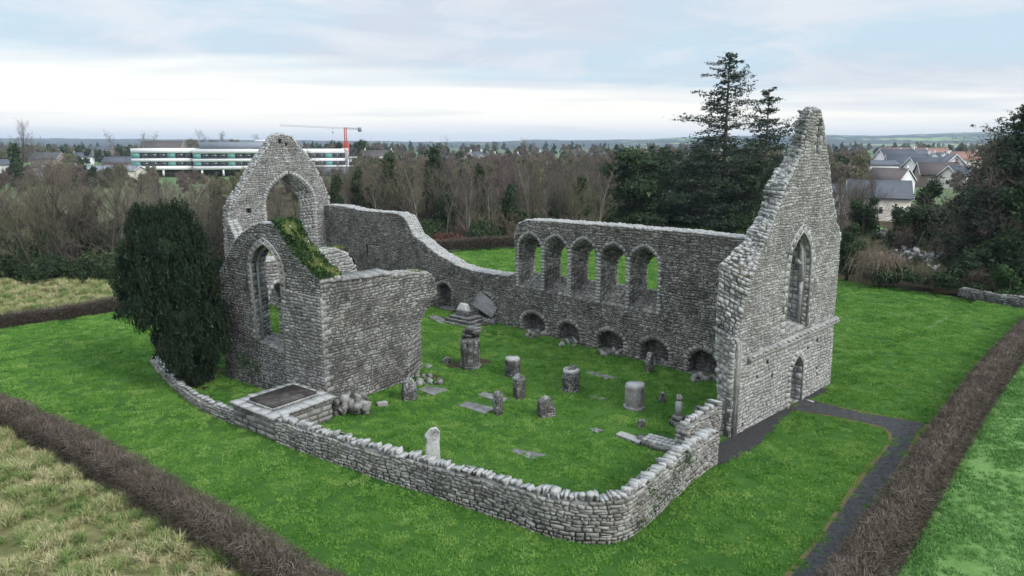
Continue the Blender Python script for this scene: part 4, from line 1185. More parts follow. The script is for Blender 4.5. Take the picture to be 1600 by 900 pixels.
rubble('cairn', 'few dark blocks at the left end of the cobbled grave', 'rubble', [(1001, 690), (1006, 688), (1003, 694), (1010, 692)], 'grave', (.22, .35))
rubble('wall_stones', 'round pale stones piled where the cobbled grave meets the right wall', 'rubble', [(1062, 694), (1068, 690), (1060, 700), (1072, 697), (1066, 704), (1074, 690)], 'stone_white', (.25, .38), rr=lambda q: q.choice((0, .2)))

# table tomb at the left corner
cor = [np.array(G(*p)) for p in ((366, 664), (430, 690), (521, 655))]
e1 = cor[1] - cor[0]; e2 = cor[2] - cor[1]; l1, l2 = np.linalg.norm(e1), np.linalg.norm(e2); e1 /= l1; e2 /= l2
dep = l2
t = thing('table_tomb', 'large box tomb with lichened top and raised dark ledger at the curving wall end', 'tomb', (*cor[1], 0))
TP = lambda a, b, z: np.array([*(cor[0] + e1 * a + e2 * b), z])
def tbox(a0, a1, b0, b1, z0, z1, name, mat, jit=0):
    V = [TP(a, b, z) for z in (z0, z1) for a, b in ((a0, b0), (a1, b0), (a1, b1), (a0, b1))]
    o = put(name, V, [(0, 3, 2, 1), (4, 5, 6, 7), (0, 1, 5, 4), (1, 2, 6, 5), (2, 3, 7, 6), (3, 0, 4, 7)], M[mat], t, tuple(V[0])); return o
# note: e1 runs along the left face, e2 along the right face
tbox(.03, l1 - .03, .03, l2 - .03, -.05, 1.02, 'chest', 'mortar_pale')
st = Stones()
z = 0
for h in (.26, .25, .26, .25):
    for face in (0, 1):
        L = l1 if face == 0 else l2; x = 0
        while x < L - .05:
            w = min(rnd.uniform(.4, .8), L - x); w = L - x if L - x - w < .2 else w
            if face == 0: Q = [TP(x + .015, .03, z + .01), TP(x + w - .015, .03, z + .01), TP(x + w - .015, .03, z + h - .01), TP(x + .015, .03, z + h - .01)]; N_ = np.array([-e2[0], -e2[1], 0])
            else: Q = [TP(l1 - .03, x + .015, z + .01), TP(l1 - .03, x + w - .015, z + .01), TP(l1 - .03, x + w - .015, z + h - .01), TP(l1 - .03, x + .015, z + h - .01)]; N_ = np.array([e1[0], e1[1], 0])
            st.cell(Q, N_, .03, rnd.uniform(.2, .9), 'ashlar_block', True, .06); x += w
    z += h
# top paving stones sloping slightly outwards around the ledger
nA, nB = 5, 7
for i in range(nA):
    for j in range(nB):
        a0_, a1_ = -.12 + (l1 + .24) * i / nA, -.12 + (l1 + .24) * (i + 1) / nA; b0_, b1_ = -.12 + (l2 + .24) * j / nB, -.12 + (l2 + .24) * (j + 1) / nB
        st.cell([TP(a0_, b0_, 1.12), TP(a1_, b0_, 1.12), TP(a1_, b1_, 1.12), TP(a0_, b1_, 1.12)], np.array([0, 0, 1.]), .03, rnd.random(), 'top_slab', True, .08)
tbox(-.12, l1 + .12, -.12, l2 + .12, 1.02, 1.13, 'cornice', 'stone_white')
st.flush(t, {'stone': M['stone_mid'], 'ashlar_block': M['stone_mid'], 'top_slab': M['stone_white']})
ca, cb = l1 * .52, l2 * .5
tbox(ca - .95, ca + .95, cb - 1.25, cb + 1.25, 1.14, 1.24, 'ledger_base', 'stone_white')
tbox(ca - .88, ca + .88, cb - 1.18, cb + 1.18, 1.24, 1.34, 'ledger', 'ledger')['label'] = 'dark wet ledger slab raised on the tomb top'

# collapsed monument in front of the long wall
x, y = G(728, 505); zq = float(zg(x, y)); A_ = ang + .1
t = thing('collapsed_tomb', 'stepped dark tomb base with broken block and tilted grey slab by the long wall', 'tomb', (x, y, zq), rotz=A_)
def sub(mb, name, mat, bev=.02):
    o = mb.put(name, M[mat], None, (0, 0, 0)); o.parent = t
    if bev: b = o.modifiers.new('bevel', 'BEVEL'); b.width = bev; b.segments = 2
    return o
for (w, d, z0_, h) in ((3.0, 2.3, 0, .2), (2.5, 1.9, .2, .2), (2.0, 1.5, .4, .18)):
    mb = MB(); mb.box((0, 0, z0_), (w, d, h), 0, .4, 1, .03); sub(mb, 'step', 'grave')
mb = MB(); mb.box((-.15, .1, .58), (1.15, .9, .35), .1, .5, .9, .04); sub(mb, 'block', 'grave')
mb = MB(); mb.box((-.25, .05, .93), (.9, .65, .5), -.1, .5, .6, .08); sub(mb, 'broken_block', 'grave_white', .05)
mb = MB(); mb.box((0, 0, 0), (2.0, .16, 1.15), 0, .7, 1, .01); o = sub(mb, 'tilted_slab', 'slab', .015); o.location = (.55, 1.2, .75); o.rotation_euler = (-.35, .38, .05); o['label'] = 'pale slab tipped up behind the steps'
mb = MB(); mb.box((0, 0, 0), (2.2, .7, .12), 0, .5, 1, .03); o = sub(mb, 'fallen_slab', 'grave', .02); o.location = (-1.9, -.9, .05); o.rotation_euler = (.05, .06, -.3)
rubble('tomb_rubble', 'dark tumbled stones right of the tilted slab at the wall foot', 'rubble', [(q.uniform(745, 776), q.uniform(496, 510)) for _ in range(12)], 'grave', (.3, .6))


# ivy and grass on the chapel tops, fern on the gable
def tri_cloud(pts, size, seed, st=(1, 1, 1)):
    r_ = np.random.RandomState(seed); pts = np.asarray(pts); n = len(pts); s_ = np.asarray(size).reshape(-1, 1, 1) if hasattr(size, '__len__') else size
    V = pts[:, None] + r_.normal(0, 1, (n, 3, 3)) * s_ * np.array(st); return V.reshape(-1, 3), np.arange(3 * n).reshape(-1, 3), r_.rand(n)


r_ = np.random.RandomState(8); fr = [f1.at(*p) for p in ((424, 350), (433, 356), (443, 374), (456, 394), (470, 411), (485, 427), (500, 440))]
pts = []; gr = []
for _ in range(15000):
    k = r_.rand() * 5.99; i = int(k); u = k - i; a = fr[i][0] * (1 - u) + fr[i + 1][0] * u; z = fr[i][1] * (1 - u) + fr[i + 1][1] * u; d = r_.uniform(.0, 1.35)
    hgt = .12 + .16 * float(wnoise(a * 3, d * 3, 1.5, 2)) + .1 * r_.rand()
    w_ = float(wnoise(a * 2.2 + 4, d * 2.6, 1.6, 9)) + .5 - abs(d - .75) * .9 + (.2 if i == 5 else 0)
    p = f1.P(a, z + hgt - (.35 * r_.rand() if d > 1.1 else 0), d)
    (gr if w_ > .34 else pts).append(p)
V, F, T = tri_cloud(pts, .06, 1); o = put('ivy', V, F, M['ivy'], f1.part, None, T); o['kind'] = 'stuff'; o['label'] = 'dark green ivy over the sloping wall top'
V, F, T = tri_cloud(np.array(gr) - [0, 0, .05], .05, 2, (.6, .6, 1.6)); o = put('top_grass', V, F, M['moss_blade'], f1.part, None, T); o['kind'] = 'stuff'
pts = [f2.P(r_.uniform(4.4, 6.9), 5.75 + r_.rand() * .08, r_.uniform(.1, 1.1)) for _ in range(2500)] + [f3.P(r_.uniform(4.5, 7.5), 6.2 + r_.rand() * .1, r_.uniform(.1, .9)) for _ in range(700)]
pts = [(p[0], p[1], p[2] - (.35 if False else .0)) for p in pts]
zt_ = lambda s_: zz(s_) if False else float(np.interp(s_, [0, 7], [6.15, 5.6]))
V, F, T = tri_cloud(pts, .04, 3, (.7, .7, 1.3)); o = put('wall_top_grass', V, F, M['moss_blade'], f2.part, None, T); o['kind'] = 'stuff'
# small mossy growth low on the chapel gable
pts = np.concatenate([np.array([f1.P(*f1.at(px_, py_, 0), -.04)]) + r_.normal(0, .22, (260, 3)) * [1, 1, 1] for px_, py_ in ((388, 565), (402, 572), (380, 558))])
pts = np.array([p for p in pts]); dq = (pts[:, :2] - f1.A) @ f1.n; pts[:, :2] -= np.outer(np.clip(dq, -.02, None), f1.n)
V, F, T = tri_cloud(pts, .035, 4); o = put('wall_moss', V, F, M['ivy'], f1.part, None, T); o['kind'] = 'stuff'
c = wg.P(*wg.at(1152, 432, .6), .6); pts = c + r_.normal(0, 1, (420, 3)) * [.22, .22, .2]
V, F, T = tri_cloud(pts, (.05), 5, (1, 1, 1.5)); o = put('fern', V, F, M['fern'], wg.part, None, T); o['label'] = 'rusty brown fern growing from the broken gable edge'; o['kind'] = 'stuff'
pts = []
for k in r_.uniform(0, 1, 900):
    a_, z_ = wg.at(1263 - 13 * k, 180 + 45 * k); dd_ = r_.uniform(.05, .95); pts.append(wg.P(a_ - .12 * dd_ + .1, z_ - .1, dd_) + r_.normal(0, .07, 3))
V, F, T = tri_cloud(pts[:500], (.035), 6); o = put('gable_ivy', V, F, M['evergreen'], wg.part, None, T); o['kind'] = 'stuff'
sx_ = [wg.at(px_, py_, .95) for px_, py_ in ((1252, 188), (1245, 202), (1240, 222), (1231, 254), (1214, 272))]; pts = []
for k in r_.uniform(0, 3.99, 800):
    i_ = int(k); u_ = k - i_; pts.append(wg.P(sx_[i_][0] * (1 - u_) + sx_[i_ + 1][0] * u_ + .03, sx_[i_][1] * (1 - u_) + sx_[i_ + 1][1] * u_, r_.uniform(.3, .98)) + r_.normal(0, .05, 3))
V, F, T = tri_cloud(pts, (.032), 7); o = put('gable_ivy', V, F, M['evergreen'], wg.part, None, T); o['kind'] = 'stuff'

# ================================================================== hedges
def hedge(name, label, px, width, h, dens, tsz, seed, mat='hedge_twig', tw=.012, lean=0, cat='hedge', stems=True, group=None, offset=.5, hv=.17):
    """px: foot of the near side; twigs bristle out of a dark tangled core"""
    w = CurveWall([G(*p) for p in px], width); r_ = np.random.RandomState(seed); o0 = w.P(0, 0)
    t = thing(name, label, cat, tuple(o0), group)
    n = max(4, int(w.len / .35)); V = []; q = random.Random(seed)
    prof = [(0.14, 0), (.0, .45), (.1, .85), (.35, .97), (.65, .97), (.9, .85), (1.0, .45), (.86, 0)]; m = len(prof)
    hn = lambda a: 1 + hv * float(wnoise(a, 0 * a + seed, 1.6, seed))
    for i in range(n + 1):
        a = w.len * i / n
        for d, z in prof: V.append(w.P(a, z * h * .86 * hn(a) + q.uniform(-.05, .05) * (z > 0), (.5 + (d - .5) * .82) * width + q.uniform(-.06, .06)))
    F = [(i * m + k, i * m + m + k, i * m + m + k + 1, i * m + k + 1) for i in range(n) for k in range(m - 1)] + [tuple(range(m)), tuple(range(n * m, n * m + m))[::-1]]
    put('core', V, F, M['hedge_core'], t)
    N = int(w.len * (2 * h + width) * dens)
    a = r_.uniform(0, w.len, N); u = r_.uniform(0, 2 * h + width, N)
    d = np.where(u < h, 0, np.where(u < h + width, (u - h) / width, 1.0)); z = np.where(u < h, u, np.where(u < h + width, h, 2 * h + width - u))
    # round the shoulders
    z = z * (1 - .12 * np.clip(abs(d - .5) * 2 - .6, 0, 1) * (z > .8 * h)); d = .5 + (d - .5) * (1 - .15 * np.clip(z / h, 0, 1) ** 3)
    X = np.interp(a, w.cum, w.pts[:, 0]); Y = np.interp(a, w.cum, w.pts[:, 1])
    tx = np.interp(np.minimum(a + .3, w.len), w.cum, w.pts[:, 0]) - np.interp(np.maximum(a - .3, 0), w.cum, w.pts[:, 0]); ty = np.interp(np.minimum(a + .3, w.len), w.cum, w.pts[:, 1]) - np.interp(np.maximum(a - .3, 0), w.cum, w.pts[:, 1])
    L = np.hypot(tx, ty); tx /= L; ty /= L; nx, ny = -ty, tx
    dep = r_.uniform(-.22, .03, N)
    side = np.where(u < h, -1, np.where(u < h + width, 0, 1)); topm = side == 0
    dd = d * width - side * dep; hz = 1 + hv * wnoise(a, 0 * a + seed, 1.6, seed)
    C = np.stack([X + nx * dd, Y + ny * dd, z * hz + np.where(topm, dep, 0)], 1)
    D = np.stack([nx * side, ny * side, topm * 1.0 + .35], 1) + r_.normal(0, .75, (N, 3)); D /= np.linalg.norm(D, axis=1)[:, None]
    ln = r_.uniform(.5, 1.3, N)[:, None] * tsz; Sd = np.cross(D, r_.normal(0, 1, (N, 3))); Sd /= np.linalg.norm(Sd, axis=1)[:, None]
    b = C - D * ln * .4; e = C + D * ln * .6; ww = tw * r_.uniform(.6, 1.5, N)[:, None]
    bend = r_.normal(0, .12, (N, 3)) * ln
    V = np.stack([b - Sd * ww / 2, b + Sd * ww / 2, (b + e) / 2 + bend + Sd * ww * .35, e + bend * .3, (b + e) / 2 + bend - Sd * ww * .35], 1).reshape(-1, 3)
    i5 = np.arange(N)[:, None] * 5; F = [tuple(x) for x in (i5 + [[0, 1, 2, 4]])] + [tuple(x) for x in (i5 + [[4, 2, 3]])]
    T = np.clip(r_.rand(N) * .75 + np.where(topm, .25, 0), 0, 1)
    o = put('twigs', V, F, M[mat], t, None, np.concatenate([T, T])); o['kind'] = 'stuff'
    if stems:
        mb = MB()
        for a_ in np.arange(.2, w.len, .33):
            for dd_ in (.12, .88):
                p = w.P(a_ + rnd.uniform(-.1, .1), -.05, width * dd_); g = w.P(a_ + rnd.uniform(-.25, .25), h * .8, width * (dd_ + rnd.uniform(-.1, .1)))
                mb.tube([p, (p + g) / 2 + np.array([rnd.uniform(-.05, .05)] * 3), g], [.025, .018, .008], 3, rnd.random(), False)
        mb.put('stems', M['bark'], t)['kind'] = 'stuff'
    return t


hedge('front_hedge', 'clipped leafless brown hedge crossing the lower left corner between lawn and rough field', [(-260, 590), (-120, 630), (0, 672), (110, 728), (250, 822), (380, 905), (520, 1010), (650, 1130)], .98, 1.2, 560, .24, 1, tw=.013)
hedge('right_hedge', 'long clipped leafless purple-brown hedge beside the dark gravel path on the right', [(1335, 985), (1392, 898), (1440, 815), (1500, 708), (1545, 632), (1600, 555), (1650, 500)], 1.05, 1.1, 620, .26, 2, tw=.014)
hedge('left_hedge', 'thin low trimmed hedge at the back left of the lawn', [(-120, 540), (0, 514), (100, 500), (190, 486), (270, 468), (352, 450), (420, 436)], .8, 1.05, 260, .26, 3, tw=.02, group=None)
hedge('back_hedge', 'low trimmed hedge behind the lawn below the bare woodland', [(600, 408), (660, 400), (740, 392), (800, 390), (880, 380)], 1.2, 1.25, 160, .35, 4, tw=.03)

# ================================================================== trees
def ribbons(segs):
    """segs: (n,7): p0, p1, width, -> flat twig triangles"""
    A = np.array([s_[0] for s_ in segs]); B = np.array([s_[1] for s_ in segs]); w = np.array([s_[2] for s_ in segs])[:, None]
    r_ = np.random.RandomState(1); D = B - A; Sd = np.cross(D, r_.normal(0, 1, D.shape)); Sd /= np.linalg.norm(Sd, axis=1)[:, None] + 1e-9
    V = np.stack([A - Sd * w / 2, A + Sd * w / 2, B + Sd * w * .2, B - Sd * w * .2], 1).reshape(-1, 3)
    return V, np.arange(len(V)).reshape(-1, 4)


def bare_tree(seed, H, spread=.5, up=.5, stems=1, kids=(11, 7, 6, 4), r0=None, tw=.022, first=.25, droop=0.0, br=.5, bl=.62):
    """returns (trunk MB, twig V, F, T)"""
    q = random.Random(seed); mb = MB(); segs = []
    def grow(p, d, L, r, lv):
        k = 4 if lv < 2 else 3 if lv == 2 else 2; pts = [p]; dd = d
        for i in range(k):
            dd = dd + np.array([q.gauss(0, 1), q.gauss(0, 1), q.gauss(0, .6)]) * (.09 if lv == 0 else .2) + np.array([0, 0, (.12 * up if lv else .03) - droop * (lv > 1)])
            dd = dd / np.linalg.norm(dd); pts.append(pts[-1] + dd * L / k)
        rs = [r * (1 - .75 * i / k) for i in range(k + 1)]
        if lv <= 1 or (lv == 2 and r > .02): mb.tube(pts, rs, 5 if lv == 0 else 3, q.random(), False)
        else:
            for i in range(k): segs.append((pts[i], pts[i + 1], max(tw * .55, rs[i] * 2 if lv == 2 else tw * (1.1 - .25 * (lv - 2)))))
        if lv >= len(kids): return
        n = kids[lv]; n = n if n < 3 else n + q.randint(-1, 1)
        for j in range(n):
            f = (first if lv == 0 else .2) + (1 - (first if lv == 0 else .2)) * (j + q.random()) / n; f = min(f, .999)
            i = int(f * k); u = f * k - i; b = pts[i] * (1 - u) + pts[i + 1] * u
            ax = np.array(pts[i + 1] - pts[i]); ax = ax / np.linalg.norm(ax)
            v = np.array([q.gauss(0, 1), q.gauss(0, 1), q.gauss(0, 1)]); v -= ax * v.dot(ax); v /= np.linalg.norm(v) + 1e-9
            sp = spread * (1.25 if lv == 0 else 1.1) * q.uniform(.7, 1.2)
            nd_ = ax * math.cos(sp) + v * math.sin(sp); nd_ += np.array([0, 0, up * .35]); nd_ /= np.linalg.norm(nd_)
            cl = L * (bl if lv == 0 else .55) * (1.15 - .75 * f if lv == 0 else 1.0 - .35 * f) * q.uniform(.75, 1.15)
            grow(b, nd_, cl, rs[i] * (br if lv == 0 else .55), lv + 1)
    r0 = r0 or H * .016
    for s_ in range(stems):
        a = q.uniform(0, 6.28); ln = 0.03 if stems == 1 else q.uniform(.1, .35)
        grow(np.array([math.cos(a) * .3 * (stems > 1), math.sin(a) * .3 * (stems > 1), -.1]), np.array([math.cos(a) * ln, math.sin(a) * ln, 1.0]), H * .86 * (1 if s_ == 0 else q.uniform(.7, 1)), r0 / (stems ** .4), 0)
    V, F = ribbons(segs); T = np.random.RandomState(seed).rand(len(F)); return mb, V, F, T


def tree_proto(name, label, cat, made, bark='bark', twig='twig', extra=None):
    mb, V, F, T = made; t = thing(name, label, cat, (0, 0, 0))
    mb.put('trunk', M[bark], t); put('crown', V, F, M[twig], t, None, T)
    if extra: extra(t)
    return t


def copy_tree(o, loc, rz=0, sc=1.0, label=None, group=None, parent=None):
    c = o.copy(); col.objects.link(c)
    if parent is None:
        c.location = loc; c.rotation_euler = (0, 0, rz); c.scale = (sc if hasattr(sc, '__len__') else (sc, sc, sc))
        if label: c['label'] = label
        if group: c['group'] = group
    else: c.parent = parent
    for ch in o.children: copy_tree(ch, None, parent=c)
    return c


def cloud(ells, n, size, seed, st=(1, 1, 1), shell=.25, core=.0, drop=None):
    """leaf-sized triangles through the outer shell of several lobes"""
    r_ = np.random.RandomState(seed); E_ = np.array([(*c, *r) for c, r in ells], float)
    vol = (E_[:, 3] * E_[:, 4] * E_[:, 5]) ** (2 / 3); k = r_.choice(len(E_), n, p=vol / vol.sum())
    u = r_.normal(0, 1, (n, 3)); u /= np.linalg.norm(u, axis=1)[:, None]; rad = 1 - abs(r_.normal(0, shell, n)); rad = rad * (1 + .13 * np.sin(u[:, 0] * 7 + k) * np.cos(u[:, 2] * 6 + k * 2) + .08 * np.sin(u[:, 1] * 13 + k))
    P = E_[k, :3] + u * rad[:, None] * E_[k, 3:]
    P = P[P[:, 2] > .05]
    V, F, T = tri_cloud(P, size * r_.uniform(.6, 1.4, len(P)), seed + 1, st)
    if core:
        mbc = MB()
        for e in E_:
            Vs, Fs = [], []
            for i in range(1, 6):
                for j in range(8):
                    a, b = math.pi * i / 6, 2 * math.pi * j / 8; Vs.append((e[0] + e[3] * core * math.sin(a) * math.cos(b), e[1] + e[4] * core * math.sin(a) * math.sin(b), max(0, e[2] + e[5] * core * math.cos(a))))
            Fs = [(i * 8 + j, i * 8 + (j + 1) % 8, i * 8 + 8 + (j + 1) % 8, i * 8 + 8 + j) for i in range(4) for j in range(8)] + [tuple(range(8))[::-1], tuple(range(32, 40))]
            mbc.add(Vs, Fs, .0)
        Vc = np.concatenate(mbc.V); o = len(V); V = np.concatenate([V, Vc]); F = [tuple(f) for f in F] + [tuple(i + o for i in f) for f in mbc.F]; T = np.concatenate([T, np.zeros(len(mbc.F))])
    return V, F, T


# --- the dark yew beside the chapel
yx, yy_ = G(303, 602); d0 = yy_ * math.cos(CP)
def yp(px, py): z = zat(yy_, py); f = yy_ * math.cos(CP) - (z - CH) * math.sin(CP); return ((px - 800) * f / CF, yy_, z)
t = thing('yew_tree', 'tall dense dark green yew leaning left beside the chapel', 'yew', (yx, yy_, 0))
ells = []
for cx_, cy_, rx, rz in ((296, 570, 42, 34), (300, 530, 52, 38), (318, 540, 40, 36), (275, 525, 40, 36), (290, 490, 60, 40), (325, 500, 34, 34), (250, 470, 62, 40), (226, 440, 40, 38), (240, 425, 56, 46), (285, 440, 48, 46), (212, 410, 24, 40),
                         (262, 390, 58, 48), (238, 365, 44, 44), (278, 362, 40, 42), (256, 345, 42, 28), (225, 345, 26, 24), (288, 410, 36, 40), (345, 530, 14, 22)):
    for dy in (-.9, .9) if rx > 45 else (0,):
        c = yp(cx_, cy_); ells.append(((c[0], c[1] + dy, c[2]), (rx / 33, rx / 33 * .8, rz / 30)))
pl_ = []; r_ = np.random.RandomState(3)
for c, rr in ells:
    for _ in range(int(9 * rr[0] * rr[2]) + 6):
        u = r_.normal(0, 1, 3); u /= np.linalg.norm(u); k = r_.uniform(.18, .34); pl_.append(((c[0] + u[0] * rr[0] * .86, c[1] + u[1] * rr[1] * .86, c[2] + u[2] * rr[2] * .72), (k, k, k * r_.uniform(1.5, 2.6))))
V, F, T = cloud(pl_, 120000, .042, 5, (.7, .7, 2.0), .3, .0)
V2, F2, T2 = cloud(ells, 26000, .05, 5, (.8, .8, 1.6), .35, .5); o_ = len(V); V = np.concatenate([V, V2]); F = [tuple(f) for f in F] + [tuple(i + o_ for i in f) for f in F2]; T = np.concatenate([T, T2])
put('crown', V, F, M['yew'], t, None, T)
mb = MB(); mb.tube([(yx, yy_, -.1), (yx - .1, yy_, 1.5), (yx - .6, yy_, 4)], [.4, .33, .2], 7); mb.put('trunk', M['bark'], t)

# --- prototypes for bare woodland trees
PR = []
specs = [(1, 12, .62, .55, 1, 'bark', 'twig'), (2, 12, .5, .8, 1, 'bark', 'twig_red'), (3, 11, .7, .45, 2, 'bark', 'twig_olive'), (4, 12, .42, .35, 1, 'bark_pale', 'twig'), (5, 11, .75, .4, 1, 'bark', 'twig_red'), (6, 10, .6, .6, 3, 'bark', 'twig_olive'), (7, 12, .55, .7, 2, 'bark', 'twig')]
GRP = 'bare winter trees of the wood behind the ruin'
for s_, H, sp, up, stm, bk_, tw_ in specs:
    kd = (20, 6, 5, 4) if s_ == 4 else (13, 8, 6, 4) if stm == 1 else (10, 7, 5, 4) if stm == 2 else (9, 6, 5, 3)
    PR.append((bare_tree(s_, H, sp, up, stm, kd, tw=.028, first=.15, br=.28 if s_ == 4 else .5, bl=.36 if s_ == 4 else .62, r0=.15 if s_ == 4 else None), bk_, tw_, H))
recs = []
kinds_lab = ['spreading brown leafless tree', 'upright reddish leafless tree', 'two-stemmed olive leafless tree', 'slim pale-barked birch', 'broad dense reddish leafless tree', 'many-stemmed bushy leafless tree', 'twin-trunked brown leafless tree']
first_of = {}


def place_bare(k, px, py, htop, where, zjit=0, name='bare_tree', grp=GRP):
    """foot at photo pixel, top at photo row htop"""
    x, y = G(px, py); zt = zat(y, htop); sc = zt / PR[k][3]
    if k not in first_of:
        o = tree_proto(name, '', 'tree', PR[k][0], PR[k][1], PR[k][2]); first_of[k] = o; o.location = (x, y, float(zg(x, y))); o.scale = (sc * .95, sc * .95, sc); o.rotation_euler = (0, 0, px * .1); o['group'] = grp
    else: o = copy_tree(first_of[k], (x, y, float(zg(x, y))), px * .37, (sc * rnd.uniform(.85, 1.15), sc * rnd.uniform(.85, 1.15), sc), None, grp)
    recs.append((k, where, px, o)); return o


def label_trees():
    ords = 'first second third fourth fifth sixth seventh eighth ninth tenth eleventh twelfth thirteenth fourteenth fifteenth'.split()
    by = {}
    for k, w, px, o in recs: by.setdefault((k, w), []).append((px, o))
    for (k, w), L in by.items():
        L.sort(key=lambda v: v[0])
        for i, (px, o) in enumerate(L):
            o['label'] = '%s %s' % (kinds_lab[k], w) if len(L) == 1 else '%s, %s from left, %s' % (kinds_lab[k], ords[i], w)


# named individual trees that stand out
solo = [(0, 118, 428, 262, 'in the left foreground of the wood'), (5, 60, 436, 278, 'at the far left edge beside the grey scrub'), (3, 190, 400, 245, 'with a bent white stem left of the yew top'), (3, 268, 395, 250, 'forking above the yew top'),
        (6, 238, 404, 262, 'directly above the yew'), (2, 330, 392, 262, 'left of the big arch'), (0, 452, 385, 285, 'seen through the big arch'),
        (3, 728, 385, 262, 'standing pale and straight above the low hedge'), (3, 736, 386, 255, 'doubled beside its twin above the low hedge'), (3, 762, 386, 268, 'third pale stem above the low hedge'), (3, 826, 372, 236, 'leaning with a white trunk left of the dark evergreen'),
        (3, 655, 380, 235, 'leaning pale in the middle of the wood'), (0, 842, 340, 222, 'rising above the others near the middle skyline'), (1, 912, 370, 255, 'beside the dark evergreen mass')]
for k, px, py, ht, w_ in solo: place_bare(k, px, py, ht, w_)
q = random.Random(11); bandn = {}
def belt(n, xr, yr, top, seed, kk, where):
    q = random.Random(seed)
    for i in range(n):
        px = xr[0] + (xr[1] - xr[0]) * (i + q.random()) / n; py = q.uniform(*yr)
        place_bare(q.choice(kk), px, py, q.uniform(*top), where)
belt(32, (500, 945), (356, 384), (234, 285), 1, (0, 1, 2, 3, 5, 6, 3), 'front of the wood between the gables')
belt(30, (490, 960), (322, 354), (234, 256), 2, (0, 1, 2, 4, 6), 'back of the wood between the gables')
belt(22, (-30, 385), (400, 436), (262, 318), 3, (0, 2, 5, 6, 1, 0), 'front of the thin left wood')
belt(20, (-30, 480), (352, 392), (250, 285), 4, (0, 2, 5, 6, 4), 'back of the thin left wood')
belt(10, (1000, 1240), (330, 362), (235, 300), 5, (1, 4, 0), 'among the conifers by the tall gable')
belt(9, (1298, 1350), (338, 400), (262, 300), 6, (1, 4, 5), 'just right of the tall gable')

# understorey of the wood: tangled low scrub as one mass
bush_src = []
for k in range(4):
    mb, V, F, T = bare_tree(60 + k, 3.2, .8, .4, 4, (7, 6, 4), r0=.06, tw=.03, first=.05)
    o_ = len(V); Vt = np.concatenate(mb.V); F = [tuple(f) for f in F] + [tuple(i + o_ for i in f) for f in mb.F]
    bush_src.append(mesh('scrub_bush', np.concatenate([V, Vt]), F, M[('twig', 'twig_red', 'twig_olive', 'bramble')[k]], np.concatenate([T, np.full(len(mb.F), .5)])))
gb_src = []
for k in range(3):
    V, F, T = cloud([((0, 0, 1.2), (1.4, 1.4, 1.3)), ((.9, .3, .9), (1, 1, .9)), ((-.7, -.5, 1), (1, 1.1, 1.1))], 2600, .085, 80 + k, (1, 1, 1), .3, .6)
    gb_src.append(mesh('green_bush', V, F, M['evergreen'], T))
def scat_px(n, xr, yr, seed):
    r_ = np.random.RandomState(seed); out = []
    for _ in range(n):
        px, py = r_.uniform(*xr), yr[0] + (yr[1] - yr[0]) * r_.rand() ** 1.4; out.append((*G(px, py), -.1))
    return np.array(out), r_
P, r_ = scat_px(230, (495, 940), (330, 388), 1)
scatter('wood_scrub', P, r_.uniform(0, 6, len(P)), r_.uniform(.7, 1.5, len(P)), r_.choice([0, 1, 2, 3, 4, 5, 6, 4, 5, 6, 4, 5], len(P)), bush_src + gb_src, 'tangled scrub and bramble filling the foot of the wood')
P, r_ = scat_px(230, (-60, 380), (365, 442), 2)
scatter('left_scrub', P, r_.uniform(0, 6, len(P)), r_.uniform(.6, 1.25, len(P)), r_.choice([0, 1, 2, 3, 2, 5], len(P)), bush_src + gb_src, 'grey-brown scrub along the rough pasture')
P, r_ = scat_px(70, (940, 1250), (325, 360), 3)
scatter('conifer_scrub', P, r_.uniform(0, 6, len(P)), r_.uniform(.8, 1.8, len(P)), r_.randint(0, 7, len(P)), bush_src + gb_src, 'scrub below the conifers behind the long wall')


# ivy-clad trees
def ivy_tree(px, py, top, label, rx=1.6, seed=1, grp='ivy-clad trees in the wood'):
    x, y = G(px, py); H = zat(y, top); t = thing('ivy_clad_tree', label, 'tree', (x, y, 0), grp); q = random.Random(seed)
    mb, V, F, T = bare_tree(seed, H, .5, .7, 1, (9, 6, 4), tw=.03); mb.V = [v + [x, y, 0] for v in mb.V]; mb.put('trunk', M['bark'], t)
    put('twigs', V + [x, y, 0], F, M['twig'], t, None, T)['kind'] = 'stuff'
    ells = [((x + q.uniform(-.4, .4), y + q.uniform(-.4, .4), H * f), (rx * (1.15 - f * .7) * q.uniform(.7, 1.2), rx * (1.15 - f * .7), H * .09)) for f in np.linspace(.12, .93, 11)]
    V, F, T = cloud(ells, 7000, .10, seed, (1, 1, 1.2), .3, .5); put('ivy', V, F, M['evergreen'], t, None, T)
ivy_tree(615, 370, 238, 'ivy-wrapped tree with a thick dark crown just right of the big arch', 2.2, 1)
ivy_tree(682, 372, 225, 'tallest ivy-wrapped tree in the middle of the wood', 2.2, 2)
ivy_tree(562, 376, 262, 'narrow dark ivy-wrapped trunk close to the big arch', 1.0, 3)
ivy_tree(585, 380, 290, 'short ivy-wrapped stump-like tree above the chancel wall', 1.2, 4)
ivy_tree(795, 376, 290, 'bushy ivy-wrapped tree behind the five windows', 2.0, 5)
ivy_tree(870, 372, 300, 'low ivy-wrapped tree left of the dark evergreen', 1.8, 6)
ivy_tree(640, 372, 262, 'ivy-wrapped tree left of the tallest one in the wood', 1.5, 8)
ivy_tree(752, 370, 258, 'slender ivy-wrapped tree behind the pale stems', 1.2, 9)
ivy_tree(905, 372, 275, 'ivy-wrapped tree beside the yellow-green bush', 1.6, 10)
ivy_tree(530, 380, 275, 'ivy-wrapped tree behind the start of the chancel wall', 1.3, 11)
ivy_tree(150, 425, 320, 'small ivy-wrapped tree in the left wood', 1.3, 12)
ivy_tree(345, 410, 290, 'ivy-wrapped tree between the yew and the big arch', 1.2, 13)
ivy_tree(700, 380, 300, 'leaning ivy-wrapped tree beside the pale stems', 1.9, 7)

